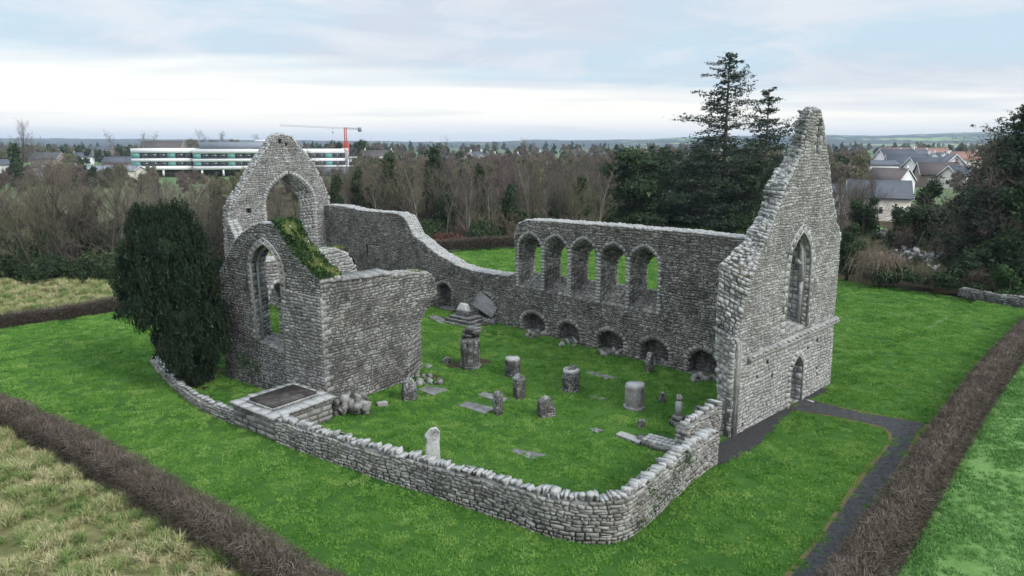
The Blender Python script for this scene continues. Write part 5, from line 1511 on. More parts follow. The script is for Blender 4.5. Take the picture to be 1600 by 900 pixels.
# evergreens
def lobes(cx_, cy_, z0_, z1_, rx, ry, n, seed, taper=.5):
    q = random.Random(seed); out = []
    for i in range(n):
        f = (i + .5) / n; rr = 1 - taper * f ** 1.5; a = q.uniform(0, 6.28); k = q.uniform(.2, .75)
        out.append(((cx_ + math.cos(a) * rx * k * rr, cy_ + math.sin(a) * ry * k * rr, z0_ + (z1_ - z0_) * f), (rx * .5 * rr * q.uniform(.7, 1.2), ry * .5 * rr * q.uniform(.7, 1.2), (z1_ - z0_) / n * q.uniform(1.4, 2.2))))
    return out


def evergreen(name, label, px, py, top, wpx, seed, mat='evergreen', n=9000, size=.12, nl=14, taper=.5, cat='tree', core=.65, shell=.3, grp=None, z0=.08):
    x, y = G(px, py); H = zat(y, top); f = y * math.cos(CP); rx = wpx / 2 * f / CF
    t = thing(name, label, cat, (x, y, float(zg(x, y))), grp)
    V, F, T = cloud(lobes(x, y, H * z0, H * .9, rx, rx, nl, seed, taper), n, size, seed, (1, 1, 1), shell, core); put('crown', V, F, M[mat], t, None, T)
    mb = MB(); mb.tube([(x, y, -.2), (x, y, H * .5), (x, y, H * .85)], [.03 * H, .02 * H, .008 * H], 6); mb.put('trunk', M['bark'], t); return t
evergreen('yew_tree', 'broad dark evergreen rising behind the windows of the long wall', 990, 358, 228, 150, 21, 'evergreen', 16000, .16, 18, .35)
evergreen('yew_tree', 'dark evergreen shoulder behind and right of the broad one', 1050, 350, 232, 90, 22, 'evergreen', 8000, .16, 12, .45)
evergreen('holly_bush', 'low dark bush at the left edge of the broad evergreen', 946, 362, 290, 60, 23, 'evergreen', 4500, .13, 9, .4, 'bush')
evergreen('holly_bush', 'yellow-green bush peeping over the left end of the evergreen mass', 925, 362, 322, 34, 24, 'ivy', 2000, .10, 6, .4, 'bush')


def spruce(name, label, px, py, top, wpx, seed, dense0=.0, mat='spruce', bare=.0, nwh=26, grp='conifers'):
    x, y = G(px, py); H = zat(y, top); f = y * math.cos(CP); R0 = wpx / 2 * f / CF; q = random.Random(seed); r_ = np.random.RandomState(seed)
    t = thing(name, label, 'conifer', (x, y, float(zg(x, y))), grp); tr = MB(); tr.tube([(x, y, -.3), (x + .1, y, H * .5), (x, y, H * .99)], [H * .017, H * .010, H * .002], 7, .4)
    br = MB(); pts = []; sz = []
    for w_ in range(nwh * 7):
        fz = .08 + .905 * ((w_ + q.random()) / (nwh * 7)) ** .9; z = H * fz; ln = R0 * min(1, (1 - fz) * 2.6) ** .7 * (1 if fz > .2 else .8) + .25
        if True:
            a = q.uniform(0, 6.28); L = ln * q.uniform(.35, 1.15) * (q.uniform(.5, 1) if fz > .5 else 1)
            if fz > .45 and q.random() < bare: continue
            up_ = (.55 if fz > .8 else .25 if fz > .55 else .0) * q.uniform(.3, 1.3); dr = q.uniform(.1, .45)
            P_ = [np.array([x + math.cos(a) * L * u, y + math.sin(a) * L * u, z + L * (up_ * u - dr * u * u + .2 * u ** 4) + .02]) + (u > 0) * np.array([q.gauss(0, .12), q.gauss(0, .12), q.gauss(0, .12)]) * L * .4 for u in (0, .35, .7, 1)]
            br.tube(P_, [.05 + L * .006, .035, .02, .01], 3, q.random(), False)
            m = int((16 + L * 26) * (1 if fz > .5 else 1.3))
            u = r_.uniform(.12, 1.02, m) ** .75; k_ = r_.randint(0, max(3, int(L * 3.5)), m); off = np.random.RandomState(w_).normal(0, 1, (60, 3))[k_] * (L * .13 + .06) * [1, 1, .22]
            u = .25 + .75 * (k_ + .5) / max(3, int(L * 3.5)) + r_.normal(0, .03, m)
            c = np.array([[np.interp(v, (0, .35, .7, 1), [p[k] for p in P_]) for k in range(3)] for v in u])
            pts.append(c + off + r_.normal(0, 1, (m, 3)) * (.08 + .035 * L) * [1, 1, .35] - np.array([0, 0, .1])); sz.append(np.full(m, .125) * r_.uniform(.6, 1.4, m))
    tr.put('trunk', M['bark'], t); br.put('branches', M['bark'], t)
    V, F, T = tri_cloud(np.concatenate(pts), np.concatenate(sz), seed, (1, 1, .8)); put('needles', V, F, M[mat], t, None, T); return t
spruce('spruce_tree', 'tallest conifer with open ragged layered branches left of the tall gable', 1124, 362, 80, 165, 31, nwh=26, bare=.12)
spruce('spruce_tree', 'second thinner conifer between the tallest one and the tall gable', 1187, 360, 136, 120, 32, nwh=24, bare=.25)
spruce('spruce_tree', 'dark conifer low behind the right end of the long wall', 1090, 366, 232, 130, 33, nwh=20)
spruce('spruce_tree', 'brown-tinged conifer tucked against the broken edge of the tall gable', 1165, 366, 250, 120, 34, nwh=20, mat='evergreen')
spruce('leylandii_tree', 'huge grey-green conifer filling the right edge of the view', 1580, 440, 160, 200, 35, nwh=64, mat='spruce')
spruce('leylandii_tree', 'shorter conifer in front left of the huge one at the right edge', 1540, 425, 215, 110, 36, nwh=46, mat='evergreen')
evergreen('leylandii_tree', 'dense dark green conifer mass at the foot of the right edge trees', 1590, 450, 262, 130, 37, 'evergreen', 12000, .12, 14, .4, 'conifer', .6, .35, 'conifers')
place_bare(4, 1545, 440, 205, 'drooping in front of the huge conifer at the right edge')

# right hand garden: evergreen shrubs, brambles, rubble, stump
evergreen('laurel_bush', 'round dark evergreen bush below the big grey-roofed house', 1345, 392, 303, 66, 41, 'evergreen', 7000, .09, 12, .4, 'bush')
evergreen('laurel_bush', 'tall dark evergreen sloping up right of the big grey-roofed house', 1440, 400, 273, 90, 42, 'evergreen', 9000, .11, 14, .65, 'bush')
evergreen('laurel_bush', 'wide dark evergreen bank right of the garden shed', 1490, 405, 300, 120, 43, 'yew', 9000, .11, 14, .5, 'bush')
evergreen('laurel_bush', 'low dark evergreen in front of the sloping one', 1400, 400, 322, 60, 44, 'evergreen', 5000, .10, 10, .4, 'bush')
evergreen('ivy_bank', 'ivy-covered column of shrub hugging the right edge of the tall gable', 1322, 440, 345, 44, 45, 'evergreen', 6000, .08, 14, .2, 'bush')
evergreen('ivy_bank', 'dark ivy mound at the base of the right thickets', 1500, 462, 395, 90, 46, 'evergreen', 6000, .08, 10, .4, 'bush')
evergreen('ivy_bank', 'small ivy clump below the brown bramble dome', 1395, 452, 412, 90, 47, 'evergreen', 5000, .08, 9, .4, 'bush')
evergreen('ivy_bank', 'mossy bright green bush by the stone wall at the right edge', 1575, 470, 415, 70, 48, 'ivy', 5000, .07, 8, .4, 'bush')


def bramble(name, label, px, py, top, wpx, seed, n=260, mat='bramble', arch_=1.0, cat='thicket'):
    x, y = G(px, py); H = zat(y, top); f = y * math.cos(CP); rx = wpx / 2 * f / CF; q = random.Random(seed)
    t = thing(name, label, cat, (x, y, 0), 'thickets along the right boundary'); mb = MB(); segs = []
    for i in range(n):
        a = q.uniform(0, 6.28); r_ = rx * math.sqrt(q.random()) * .75; b = np.array([x + math.cos(a) * r_, y + math.sin(a) * r_ * .8, 0])
        a2 = q.uniform(0, 6.28); L = H * q.uniform(.7, 1.15) * (1 - .35 * r_ / rx); hd = np.array([math.cos(a2), math.sin(a2), 0]) * rx * q.uniform(.2, .7)
        P_ = [b, b + hd * .15 + [0, 0, L * .55], b + hd * .5 + [0, 0, L * .92], b + hd * .85 + [0, 0, L * (.92 - .2 * arch_)], b + hd * 1.15 + [0, 0, L * (.85 - .5 * arch_)]]
        w = q.uniform(.015, .035)
        for u, v in zip(P_[:-1], P_[1:]): segs.append((u, v, w))
        for _ in range(9):
            k = q.randint(1, 3); p = P_[k] + (P_[k + 1] - P_[k]) * q.random(); segs.append((p, p + np.array([q.gauss(0, .25), q.gauss(0, .25), q.gauss(.05, .25)]), .016))
    V, F = ribbons(segs); put('stems', V, F, M[mat], t, None, np.random.RandomState(seed).rand(len(F)))
    V, F, T = cloud([((x, y, H * .4), (rx * .75, rx * .6, H * .42))], 2200, .07, seed, (1, 1, 1), .3, .8)
    put('undergrowth', V, F, M['twig' if mat == 'bramble' else mat], t, None, T)
bramble('bramble_thicket', 'domed brown bramble thicket with arching canes in front of the rubble pile', 1368, 448, 378, 90, 1, 330)
bramble('bramble_thicket', 'pale twiggy dead shrub left of the rubble pile', 1412, 400, 335, 66, 2, 240, arch_=.1)
bramble('bramble_thicket', 'large tangled pale thicket right of the rubble pile with drooping canes', 1500, 425, 330, 100, 3, 420)
bramble('bramble_thicket', 'yellowish bush between the gable and the bramble dome', 1345, 432, 362, 50, 4, 200, 'twig_olive')
bramble('bramble_thicket', 'brown scrub around the grey stump', 1450, 452, 408, 80, 5, 260, 'twig_olive')
bramble('bramble_thicket', 'brown tangle at the right edge above the low stone wall', 1590, 450, 322, 80, 6, 260)
bramble('bramble_thicket', 'low brown tangle right of the ivy mound', 1540, 455, 405, 80, 7, 220)
P, r_ = scat_px(60, (1312, 1660), (405, 446), 9)
scatter('garden_scrub', P, r_.uniform(0, 6, len(P)), r_.uniform(.35, .75, len(P)), r_.randint(0, 7, len(P)), bush_src + gb_src, 'low mixed scrub between the thickets on the right')
q = random.Random(3)
rubble('rubble_pile', 'pale heap of rubble and dumped slabs between the thickets on the right', 'rubble', [(q.uniform(1396, 1478), q.uniform(396, 414)) for _ in range(130)], 'stone_white', (.35, .9), 'rock', rr=lambda q: q.uniform(0, .9), flatk=.6)
rubble('dark_rubble', 'dark rocks beside the small green lawn patch by the house', 'rubble', [(q.uniform(1345, 1385), q.uniform(366, 374)) for _ in range(30)], 'grave', (.4, .9), 'rock', rr=lambda q: q.uniform(0, .5))
flat('garden_lawn', [(1336, 352), (1368, 350), (1385, 360), (1366, 364), (1340, 364)], .03, M['meadow'])
x, y = G(1457, 456); mb = MB(); mb.tube([(x, y, -.1), (x + .05, y, .9), (x - .05, y, 1.6), (x, y, 2.0)], [.22, .17, .15, .12], 8, .6)
mb.tube([(x, y, 1.5), (x - .5, y, 2.0), (x - .8, y, 2.05)], [.08, .06, .04], 5, .7); mb.tube([(x, y, 1.7), (x + .35, y, 2.1)], [.07, .05], 5, .6)
tag(mb.put('tree_stump', M['bark_pale'], None, (x, y, 0)), 'grey forked dead stump standing at the lawn edge before the thickets', 'stump')
curve_wall('boundary_wall', 'low dark dry-stone wall at the far right edge of the lawn', 'stone wall', [(1496, 468), (1545, 474), (1600, 482), (1660, 490)], [.6, .7, .8, .8], .5, {'stone': M['grave'], 'coping_stone': M['stone_mid']}, cop=(.3, .6, .12, .2), copw=.5)
x, y = G(696, 388); V, F, T = cloud([((x, y, .9), (2.2, 1, .8)), ((x + 1.8, y, .7), (1.5, 1, .6))], 1800, .10, 3, (1, 1, 1), .4, .3)
tag(put('russet_bush', V, F, M['red_leaf'], None, (x, y, 0), T), 'russet-leaved low bush at the wood edge behind the low hedge', 'bush')
x, y = G(556, 410)

# ================================================================== houses and the school
M['render_white'] = plain('render_white', (.66, .67, .68), .8, .06, .5)
M['render_cream'] = plain('render_cream', (.55, .53, .47), .8, .06, .5)
M['brick'] = plain('brick', (.20, .16, .14), .85, .2, 4)
M['slate'] = plain('slate', (.085, .095, .12), .6, .2, 2)
M['slate_brown'] = plain('slate_brown', (.10, .082, .082), .7, .2, 2)
M['tile_red'] = plain('tile_red', (.27, .155, .125), .8, .2, 2)
M['glass'] = plain('glass', (.03, .04, .05), .12, .3, .4, spec=.8)
M['glass_teal'] = plain('glass_teal', (.13, .30, .29), .3, .1, .4)
M['white_trim'] = plain('white_trim', (.78, .80, .82), .5, .04, 1)
M['grey_metal'] = plain('grey_metal', (.20, .23, .27), .5, .1, .5)
M['crane_red'] = plain('crane_red', (.62, .09, .06), .5, .1, 1)
M['dark_gap'] = plain('dark_gap', (.035, .03, .03), .9, .2, 1)


def house(label, px, py, rz, w, l, eave, ridge, wall='render_white', roof='slate', chim=1, nwin=3, floors=1, seed=0, cat='house', name='house', dz=0, sc=1.0, grp='houses of the town'):
    """gable ends on +-x, long sides on +-y; px,py is the foot of its centre"""
    x, y = G(px, py, 0); t = thing(name, label, cat, (x, y, dz), grp, rz); q = random.Random(seed)
    def P_(mb, nm, mat, par=None):
        o = mb.put(nm, M[mat], None, (0, 0, 0)); o.parent = par or t; return o
    hw, hl = w / 2, l / 2; mb = MB()
    V = [(-hl, -hw, -3), (hl, -hw, -3), (hl, hw, -3), (-hl, hw, -3), (-hl, -hw, eave), (hl, -hw, eave), (hl, hw, eave), (-hl, hw, eave), (-hl, 0, ridge - .12), (hl, 0, ridge - .12)]
    mb.add(V, [(0, 1, 5, 4), (1, 2, 6, 9, 5), (2, 3, 7, 6), (3, 0, 4, 8, 7), (4, 5, 9, 8), (6, 7, 8, 9)]); P_(mb, 'wall', wall)
    mb = MB(); o_ = .35; sl = (ridge - eave) / hw; th = .18
    for s_ in (-1, 1):
        a = [(-hl - o_, s_ * (hw + o_), eave - sl * o_ + .02), (hl + o_, s_ * (hw + o_), eave - sl * o_ + .02), (hl + o_, 0, ridge + .02), (-hl - o_, 0, ridge + .02)]
        b = [(p[0], p[1], p[2] + th) for p in a]; mb.add(a + b, [(0, 1, 2, 3), (7, 6, 5, 4), (0, 4, 5, 1), (1, 5, 6, 2), (2, 6, 7, 3), (3, 7, 4, 0)])
    rf = P_(mb, 'roof', roof)
    for s_ in (-1, 1):                                     # barge boards
        mb = MB()
        for g in (-1, 1):
            xx = g * (hl + o_ + .03); a = [(xx, s_ * (hw + o_), eave - sl * o_ - .16), (xx, 0, ridge - .16), (xx, 0, ridge + .16), (xx, s_ * (hw + o_), eave - sl * o_ + .16)]
            mb.add(a + [(p[0] + .05 * g, p[1], p[2]) for p in a], [(0, 1, 2, 3), (7, 6, 5, 4), (0, 4, 5, 1), (1, 5, 6, 2), (2, 6, 7, 3), (3, 7, 4, 0)])
        P_(mb, 'barge_board', 'white_trim', rf)
    for c in range(chim):
        mb = MB(); mb.box(((-1) ** c * (hl - .5), 0, ridge - .5), (.6, .9, 1.6)); mb.box(((-1) ** c * (hl - .5), 0, ridge + 1.1), (.75, 1.05, .12)); P_(mb, 'chimney', wall, rf)
    for fl in range(floors):
        zc = 1.0 + fl * 2.6
        for s_ in (-1, 1):
            for i in range(nwin):
                xx = -hl + l * (i + .5) / nwin
                mb = MB(); mb.box((xx, s_ * (hw + .02), zc - .08), (1.46, .1, 1.26)); f_ = P_(mb, 'window', 'white_trim')
                mb = MB(); mb.box((xx - .35, s_ * (hw + .07), zc), (.6, .03, 1.1)); mb.box((xx + .35, s_ * (hw + .07), zc), (.6, .03, 1.1)); P_(mb, 'pane', 'glass', f_)
        for g in (-1, 1):
            mb = MB(); mb.box((g * (hl + .02), 0, zc - .08), (.1, 1.36, 1.26)); f_ = P_(mb, 'window', 'white_trim')
            mb = MB(); mb.box((g * (hl + .07), 0, zc), (.03, 1.2, 1.1)); P_(mb, 'pane', 'glass', f_)
    t.scale = (sc, sc, sc); return t


house('large cream house with a long dark slate roof, nearest on the right', 1368, 338, R(-22), 8.5, 9.5, 3.6, 6.2, 'render_cream', 'slate', 0, 3, 1, 1)
house('pale low house end partly hidden by the tall gable', 1306, 330, R(-30), 5, 6, 3.6, 5.0, 'render_white', 'slate', 0, 1, 1, 2)
house('white two-storey house with flat dark roofs beyond the slate-roofed house', 1357, 288, R(-5), 8, 14, 6.2, 7.4, 'render_white', 'slate', 0, 4, 2, 3)
house('white bungalow with stepped brown gables right behind the slate-roofed house', 1388, 298, R(-55), 11, 12, 3.6, 7.6, 'render_white', 'slate_brown', 1, 3, 1, 4, sc=.8)
house('second stepped white gable house left in the estate', 1372, 294, R(-60), 9, 10, 3.4, 6.4, 'render_white', 'slate_brown', 0, 3, 1, 14, sc=.8)
house('grey-roofed house with white gable in the middle of the estate', 1415, 284, R(-20), 10, 13, 4.8, 9.2, 'render_white', 'slate', 1, 3, 2, 5)
house('grey-roofed house directly behind the middle of the estate', 1398, 276, R(15), 11, 16, 5.0, 10.5, 'render_white', 'slate', 1, 3, 2, 6)
house('white house with broad dark roof beside the sloping evergreen', 1445, 286, R(8), 9, 12, 4.6, 8.2, 'render_white', 'slate', 1, 3, 2, 7)
house('brick-fronted dark-roofed house right of the estate centre', 1462, 290, R(-15), 9, 11, 3.6, 7.0, 'brick', 'slate_brown', 1, 2, 1, 8)
house('tall narrow white gable end house near the right conifer', 1482, 288, R(75), 7, 9, 5.8, 9.4, 'render_white', 'slate', 1, 2, 2, 9)
house('small cream house with grey roof at the foot of the right conifer', 1497, 292, R(20), 7, 9, 3.4, 6.2, 'render_cream', 'slate', 0, 2, 1, 10)
house('long terrace with terracotta roof far right of the gable', 1402, 254, R(5), 14, 26, 5, 10, 'render_cream', 'tile_red', 1, 4, 1, 11)
house('second terracotta-roofed house beyond the estate', 1447, 255, R(-10), 14, 24, 5, 10, 'render_cream', 'tile_red', 1, 4, 1, 12)
house('grey-roofed house between the two terracotta roofs', 1425, 256, R(10), 12, 20, 5, 9, 'render_white', 'slate', 2, 3, 1, 13)
house('distant terracotta-roofed house near the right conifer', 1498, 262, R(0), 11, 18, 4.5, 8.5, 'render_cream', 'tile_red', 1, 3, 1, 15)
house('far white house under the right hand hills', 1470, 262, R(25), 9, 14, 4.5, 8, 'render_white', 'slate', 2, 3, 1, 16)
# centre
house('white gabled house with two chimneys in the centre of the skyline', 744, 262, R(62), 9, 12, 4.6, 8.5, 'render_white', 'slate', 2, 3, 2, 21)
house('white gabled house right of the central one', 764, 263, R(55), 8, 11, 4, 7.5, 'render_white', 'slate_brown', 1, 2, 1, 22)
house('low white house left of the central gabled one', 712, 261, R(5), 8, 14, 3.2, 6, 'render_white', 'slate', 1, 3, 1, 23)
house('small white house with dark roof right of the centre skyline', 798, 258, R(30), 8, 11, 3.6, 6.8, 'render_white', 'slate', 1, 2, 1, 24)
house('tiny white gable among the trees right of centre', 836, 256, R(50), 8, 11, 4, 7.5, 'render_white', 'slate', 1, 2, 1, 25)
house('pale house among distant trees behind the five windows', 892, 250, R(10), 11, 15, 4, 8, 'render_cream', 'slate_brown', 1, 3, 1, 26)
house('long pale house to the right of the one behind the five windows', 922, 254, R(-5), 9, 20, 3.4, 6.5, 'render_white', 'slate', 1, 4, 1, 27)
house('brown hip-roofed house with two chimneys right of the school', 592, 262, R(3), 12, 15, 4, 9.2, 'render_cream', 'slate_brown', 2, 3, 1, 28)
# left
house('large brown-roofed house above the left end of the school', 258, 252, R(4), 18, 34, 10, 17.5, 'brick', 'slate_brown', 0, 5, 2, 31, sc=.85)
house('long grey-roofed house among trees at the upper left', 78, 262, R(-8), 13, 26, 8, 13.5, 'brick', 'slate', 2, 5, 2, 32, sc=0.6)
house('white two-gabled house right of the long grey-roofed one', 132, 256, R(20), 11, 18, 7, 12, 'render_white', 'slate', 2, 3, 2, 33, sc=0.6)
house('low dark-roofed house left of the school', 190, 264, R(0), 12, 24, 5, 9.5, 'brick', 'slate', 1, 4, 1, 34, sc=0.65)
house('small pale building under the brown trees at the far left', 12, 270, R(5), 9, 16, 5, 8.5, 'render_white', 'slate', 1, 3, 1, 35, sc=0.7)
house('white low building with pale green roof left of the school', 125, 282, R(-4), 12, 26, 3.2, 5.0, 'render_white', 'grey_metal', 0, 6, 1, 36)
house('pale low annexe between the green-roofed building and the school', 178, 279, R(0), 10, 20, 3.0, 4.6, 'render_cream', 'grey_metal', 0, 4, 1, 37)
house('grey-roofed house behind the low dark-roofed one', 160, 248, R(8), 14, 26, 9, 15, 'brick', 'slate', 1, 4, 1, 38, sc=0.7)
house('dark-roofed hall rising behind the school roof left of the big arch', 355, 250, R(-3), 16, 46, 9, 15, 'brick', 'slate_brown', 0, 6, 1, 39, sc=.85)
# garden shed / glasshouse
x, y = G(1440, 374, 0); t = thing('garden_shed', 'small pale green glazed shed half buried in dark shrubs', 'shed', (x, y, 1.1), None, .3)
for nm, mat, args in (('wall', 'glass_teal', [((0, 0, -1.2), (1.9, 1.9, 2.9))]), ('frame', 'white_trim', [((-.95, -.95, -1.2), (.12, .12, 3.0)), ((.95, -.95, -1.2), (.12, .12, 3.0)), ((0, -.97, -1.2), (.1, .08, 2.9)), ((0, -.97, .8), (2.0, .1, .1))]), ('roof', 'render_white', [((0, 0, 1.7), (2.3, 2.3, .15))])):
    mb = MB()
    for c, d in args: mb.box(c, d)
    if nm == 'roof': mb.box((0, 0, 1.85), (2.1, 2.1, .8), taper=.15)
    o = mb.put(nm, M[mat], None, (0, 0, 0)); o.parent = t

# school
xl, yl = G(208, 276, 0); xr_, yr_ = G(545, 272, 0)
A_ = np.array([xl, yl]); B_ = np.array([xr_, yr_]); L_ = np.linalg.norm(B_ - A_); ang_s = math.atan2(B_[1] - A_[1], B_[0] - A_[0])
t = thing('school_building', 'long modern three-storey white building with ribbon windows and teal panels', 'school', (xl, yl, 0), None, ang_s)
def sp(c, d, nm, mat, par=None):
    mb = MB(); mb.box(c, d); o = mb.put(nm, M[mat], None, (0, 0, 0)); o.parent = par or t; return o
hh = zat(yl, 232); dp = 22
for (x0, x1, y0, zb, lab) in ((0, L_ * .27, .0, 0, None), (L_ * .27, L_, -2.2, -.35, None)):
    mid = (x0 + x1) / 2; w = x1 - x0; u = (hh + zb) / 11.2
    sp((mid, dp / 2 + 1.2, 0), (w - 1, dp, 2.4 * u), 'ground_floor', 'dark_gap')
    for zb0, hb in ((2.6, 1.5), (5.9, 1.3), (9.4, 1.8)):
        sp((mid, dp / 2 + y0, zb0 * u), (w, dp, hb * u), 'white_band', 'white_trim')
    for zf, hf_ in ((4.1, 1.8), (7.2, 2.2)):
        rib = sp((mid, dp / 2 + y0 + .3, zf * u), (w - .3, dp - .6, hf_ * u), 'window_ribbon', 'dark_gap')
        n = int(w / 3.1)
        for i in range(n):
            xx = x0 + (i + .5) * w / n
            sp((xx, y0 + .25, (zf + .1) * u), (w / n - .25, .12, (hf_ - .2) * u), 'pane' if i % 4 else 'teal_panel', 'glass' if i % 4 else 'glass_teal', rib)
    for i in range(int(w / 8)): sp((x0 + 3 + i * 8, y0 + .6, 0), (.7, .7, 2.6 * u), 'pillar', 'white_trim')
sp((L_ - .6, dp / 2 - 2.3, 2.4), (1.4, dp + .1, hh - 2.45), 'end_frame', 'white_trim')
sp((L_ * .5, dp * .6, hh), (L_ * .42, dp * .5, 2.6), 'roof_plant', 'grey_metal'); sp((L_ * .62, dp * .55, hh + 2.6), (L_ * .14, dp * .3, .8), 'roof_plant', 'white_trim')
sp((L_ * 1.0, -6, 0), (26, 7, 3.4), 'annexe', 'grey_metal'); sp((L_ * 1.0, -6, 3.4), (26.4, 7.4, .3), 'annexe_roof', 'white_trim')
x, y = G(572, 262, 0); t = thing('low_building', 'low white flat-roofed block just right of the school', 'building', (x, y, 0))
for c, d, nm, mat in (((0, 0, 0), (36, 12, 5.2), 'wall', 'render_white'), ((0, 0, 5.2), (37, 13, .6), 'roof', 'white_trim'), ((0, -6.05, 1.6), (33, .2, 1.8), 'window', 'glass')):
    mb = MB(); mb.box(c, d); o = mb.put(nm, M[mat], None, (0, 0, 0)); o.parent = t

# tower crane
x, y = G(542, 258, 0); ct = zat(y, 199); t = thing('tower_crane', 'tall construction crane with red mast base and long thin jib', 'crane', (x, y, 0))
def lattice(p, q_, w, n, mat, nm, r=.12):
    p, q_ = np.array(p, float), np.array(q_, float); d = q_ - p; L = np.linalg.norm(d); d /= L; a = np.cross(d, (0, 1, 0)); a /= np.linalg.norm(a); b = np.cross(d, a); mb = MB()
    cs = [(a * i + b * j) * w / 2 for i, j in ((-1, -1), (1, -1), (1, 1), (-1, 1))]
    for c in cs: mb.tube([p + c, q_ + c], r, 4)
    for k in range(n):
        for m_ in range(4): mb.tube([p + d * L * k / n + cs[m_], p + d * L * (k + 1) / n + cs[(m_ + 1) % 4]], r * .7, 3)
    o = mb.put(nm, M[mat], None, (0, 0, 0)); o.parent = t; return o
hb = zat(y, 222)
lattice((0, 0, 0), (0, 0, hb), 2.6, 10, 'crane_red', 'mast_base', .35); lattice((0, 0, hb), (0, 0, ct), 1.3, 8, 'crane_red', 'mast', .13)
kx = y / CF; lattice((0, 0, ct - .6), (-99 * kx, 0, ct + 1.2), .7, 30, 'grey_metal', 'jib', .045); lattice((0, 0, ct - .6), (24 * kx, 0, ct - .9), .8, 8, 'grey_metal', 'counter_jib', .10)
mb = MB(); mb.box((22 * kx, 0, ct - 2.6), (1.8, 1.6, 2.6)); o = mb.put('counterweight', M['grey_metal'], None, (0, 0, 0)); o.parent = t
mb = MB(); mb.tube([(-19 * kx, 0, ct - .3), (-19 * kx, 0, ct - 2.6)], .08, 4); mb.box((-19 * kx, 0, ct - 3.4), (.8, .6, .8)); o = mb.put('hook', M['grey_metal'], None, (0, 0, 0)); o.parent = t
# parked cars by the near house
M['car_blue'] = plain('car_blue', (.03, .13, .42), .3, .05, 1, .2, .6); M['car_silver'] = plain('car_silver', (.45, .5, .55), .3, .05, 1, .3, .6)
def car(label, px, py, rz, mat, dz=0):
    x, y = G(px, py, 0); t = thing('parked_car', label, 'car', (x, y, dz), 'cars parked by the houses', rz)
    prof = [(-2.1, .35), (2.1, .35), (2.15, .75), (1.3, .92), (.7, 1.42), (-1.2, 1.45), (-1.9, .95), (-2.15, .8)]
    def add(mb, nm, m): o = mb.put(nm, M[m], None, (0, 0, 0)); o.parent = t; return o
    mb = MB(); stone_prism(mb, prof, -.85, .85); o = add(mb, 'body', mat); b = o.modifiers.new('bevel', 'BEVEL'); b.width = .08; b.segments = 2
    mb = MB(); stone_prism(mb, [(-1.2, .95), (1.1, .95), (.62, 1.34), (-1.1, 1.36)], -.87, .87); add(mb, 'side_windows', 'glass')
    for sx in (-1.3, 1.3):
        for sy in (-.8, .8):
            mb = MB(); V, F = rough_drum(.32, .2, 14, 1, 0); V = np.array(V)[:, [0, 2, 1]] + [sx, sy - .1, .32]; mb.add(V, F + [tuple(range(14))]); add(mb, 'wheel', 'dark_gap')
car('blue car parked left of the slate-roofed house', 1317, 318, .2, 'car_blue', .9)
car('silver car parked behind the blue one', 1326, 309, .1, 'car_silver', .9)

# ================================================================== far country
# distant trees as a mass
ft = []
for k, (mat, cnt) in enumerate((('twig', 0), ('twig_red', 0), ('evergreen', 1), ('twig_olive', 0), ('evergreen', 1))):
    if cnt: V, F, T = cloud(lobes(0, 0, 1, 8, 3.2, 3.2, 9, 90 + k, .6), 1500, .38, 90 + k, (1, 1, 1), .35, .6)
    else:
        V, F, T = cloud(lobes(0, 0, 2.5, 8.5, 4.0, 4.0, 10, 90 + k, .4), 3200, .30, 90 + k, (.45, .45, 1.2), .5, 0)
    ft.append(mesh('far_tree', V, F, M[mat], T))
def far_trees(name, label, spec, seed):
    r_ = np.random.RandomState(seed); P = []; V = []; Sc = []
    for n, xr, yr, ks, s_ in spec:
        for _ in range(n):
            px = r_.uniform(*xr); py = r_.uniform(*yr); x, y = G(px, py, 0)
            P.append((x, y, -.3)); V.append(r_.choice(ks)); Sc.append(r_.uniform(.7, 1.3) * s_)
    scatter(name, np.array(P), r_.uniform(0, 6.28, len(P)), Sc, V, ft, label)
far_trees('distant_woodland', 'hedgerows and woods fading towards the horizon', [
    (260, (-150, 1750), (230, 238), (0, 1, 2, 3), 1.5), (420, (-150, 1750), (238, 250), (0, 1, 2, 3, 0), 1.15),
    (90, (560, 960), (250, 264), (0, 1, 3, 3), .85), (130, (560, 960), (266, 285), (0, 1, 3, 3, 1), .8), (120, (560, 980), (285, 318), (0, 1, 3), .8),
    (60, (-100, 250), (250, 264), (0, 1, 2, 3), 1.0), (46, (-60, 200), (284, 296), (0, 3, 1), .6), (60, (200, 560), (282, 312), (0, 1, 3), .5),
    (40, (440, 620), (243, 250), (2, 4, 4), 1.3), (36, (250, 440), (243, 248), (0, 1), 1.5),
    (50, (1290, 1560), (243, 250), (0, 1, 2, 4), .9), (70, (1300, 1345), (268, 300), (1, 0, 3), .9), (14, (1480, 1560), (300, 330), (2, 4, 0), .6), (30, (1290, 1330), (290, 330), (4, 1), .8),
    (60, (960, 1240), (262, 320), (0, 1, 2, 3), 1.0)], 5)
# a few skyline trees one can tell apart
for k, px, py, ht, w_ in ((0, 35, 272, 192, 'alone and tall at the upper left skyline'), (5, 75, 275, 225, 'in front of the long grey-roofed house'), (3, 180, 262, 197, 'thin on the left skyline'), (3, 228, 258, 198, 'thin above the low dark-roofed house'), (3, 240, 258, 200, 'thin beside the brown-roofed house'),
                          (0, 320, 250, 205, 'rounded on the skyline behind the school'), (4, 355, 250, 206, 'second rounded one behind the school'), (0, 405, 250, 211, 'just left of the big arch top')):
    place_bare(k, px, py, ht, w_, grp='bare trees on the left skyline')
x_, y_ = 0, 0
evergreen('pine_tree', 'dark round pine beside the red crane', 568, 256, 218, 44, 71, 'evergreen', 3500, .5, 10, .4, 'tree', .65, .3, 'dark pines by the crane')
evergreen('pine_tree', 'dark pine left of the red crane mast', 528, 256, 222, 34, 72, 'evergreen', 2500, .5, 8, .4, 'tree', .65, .3, 'dark pines by the crane')
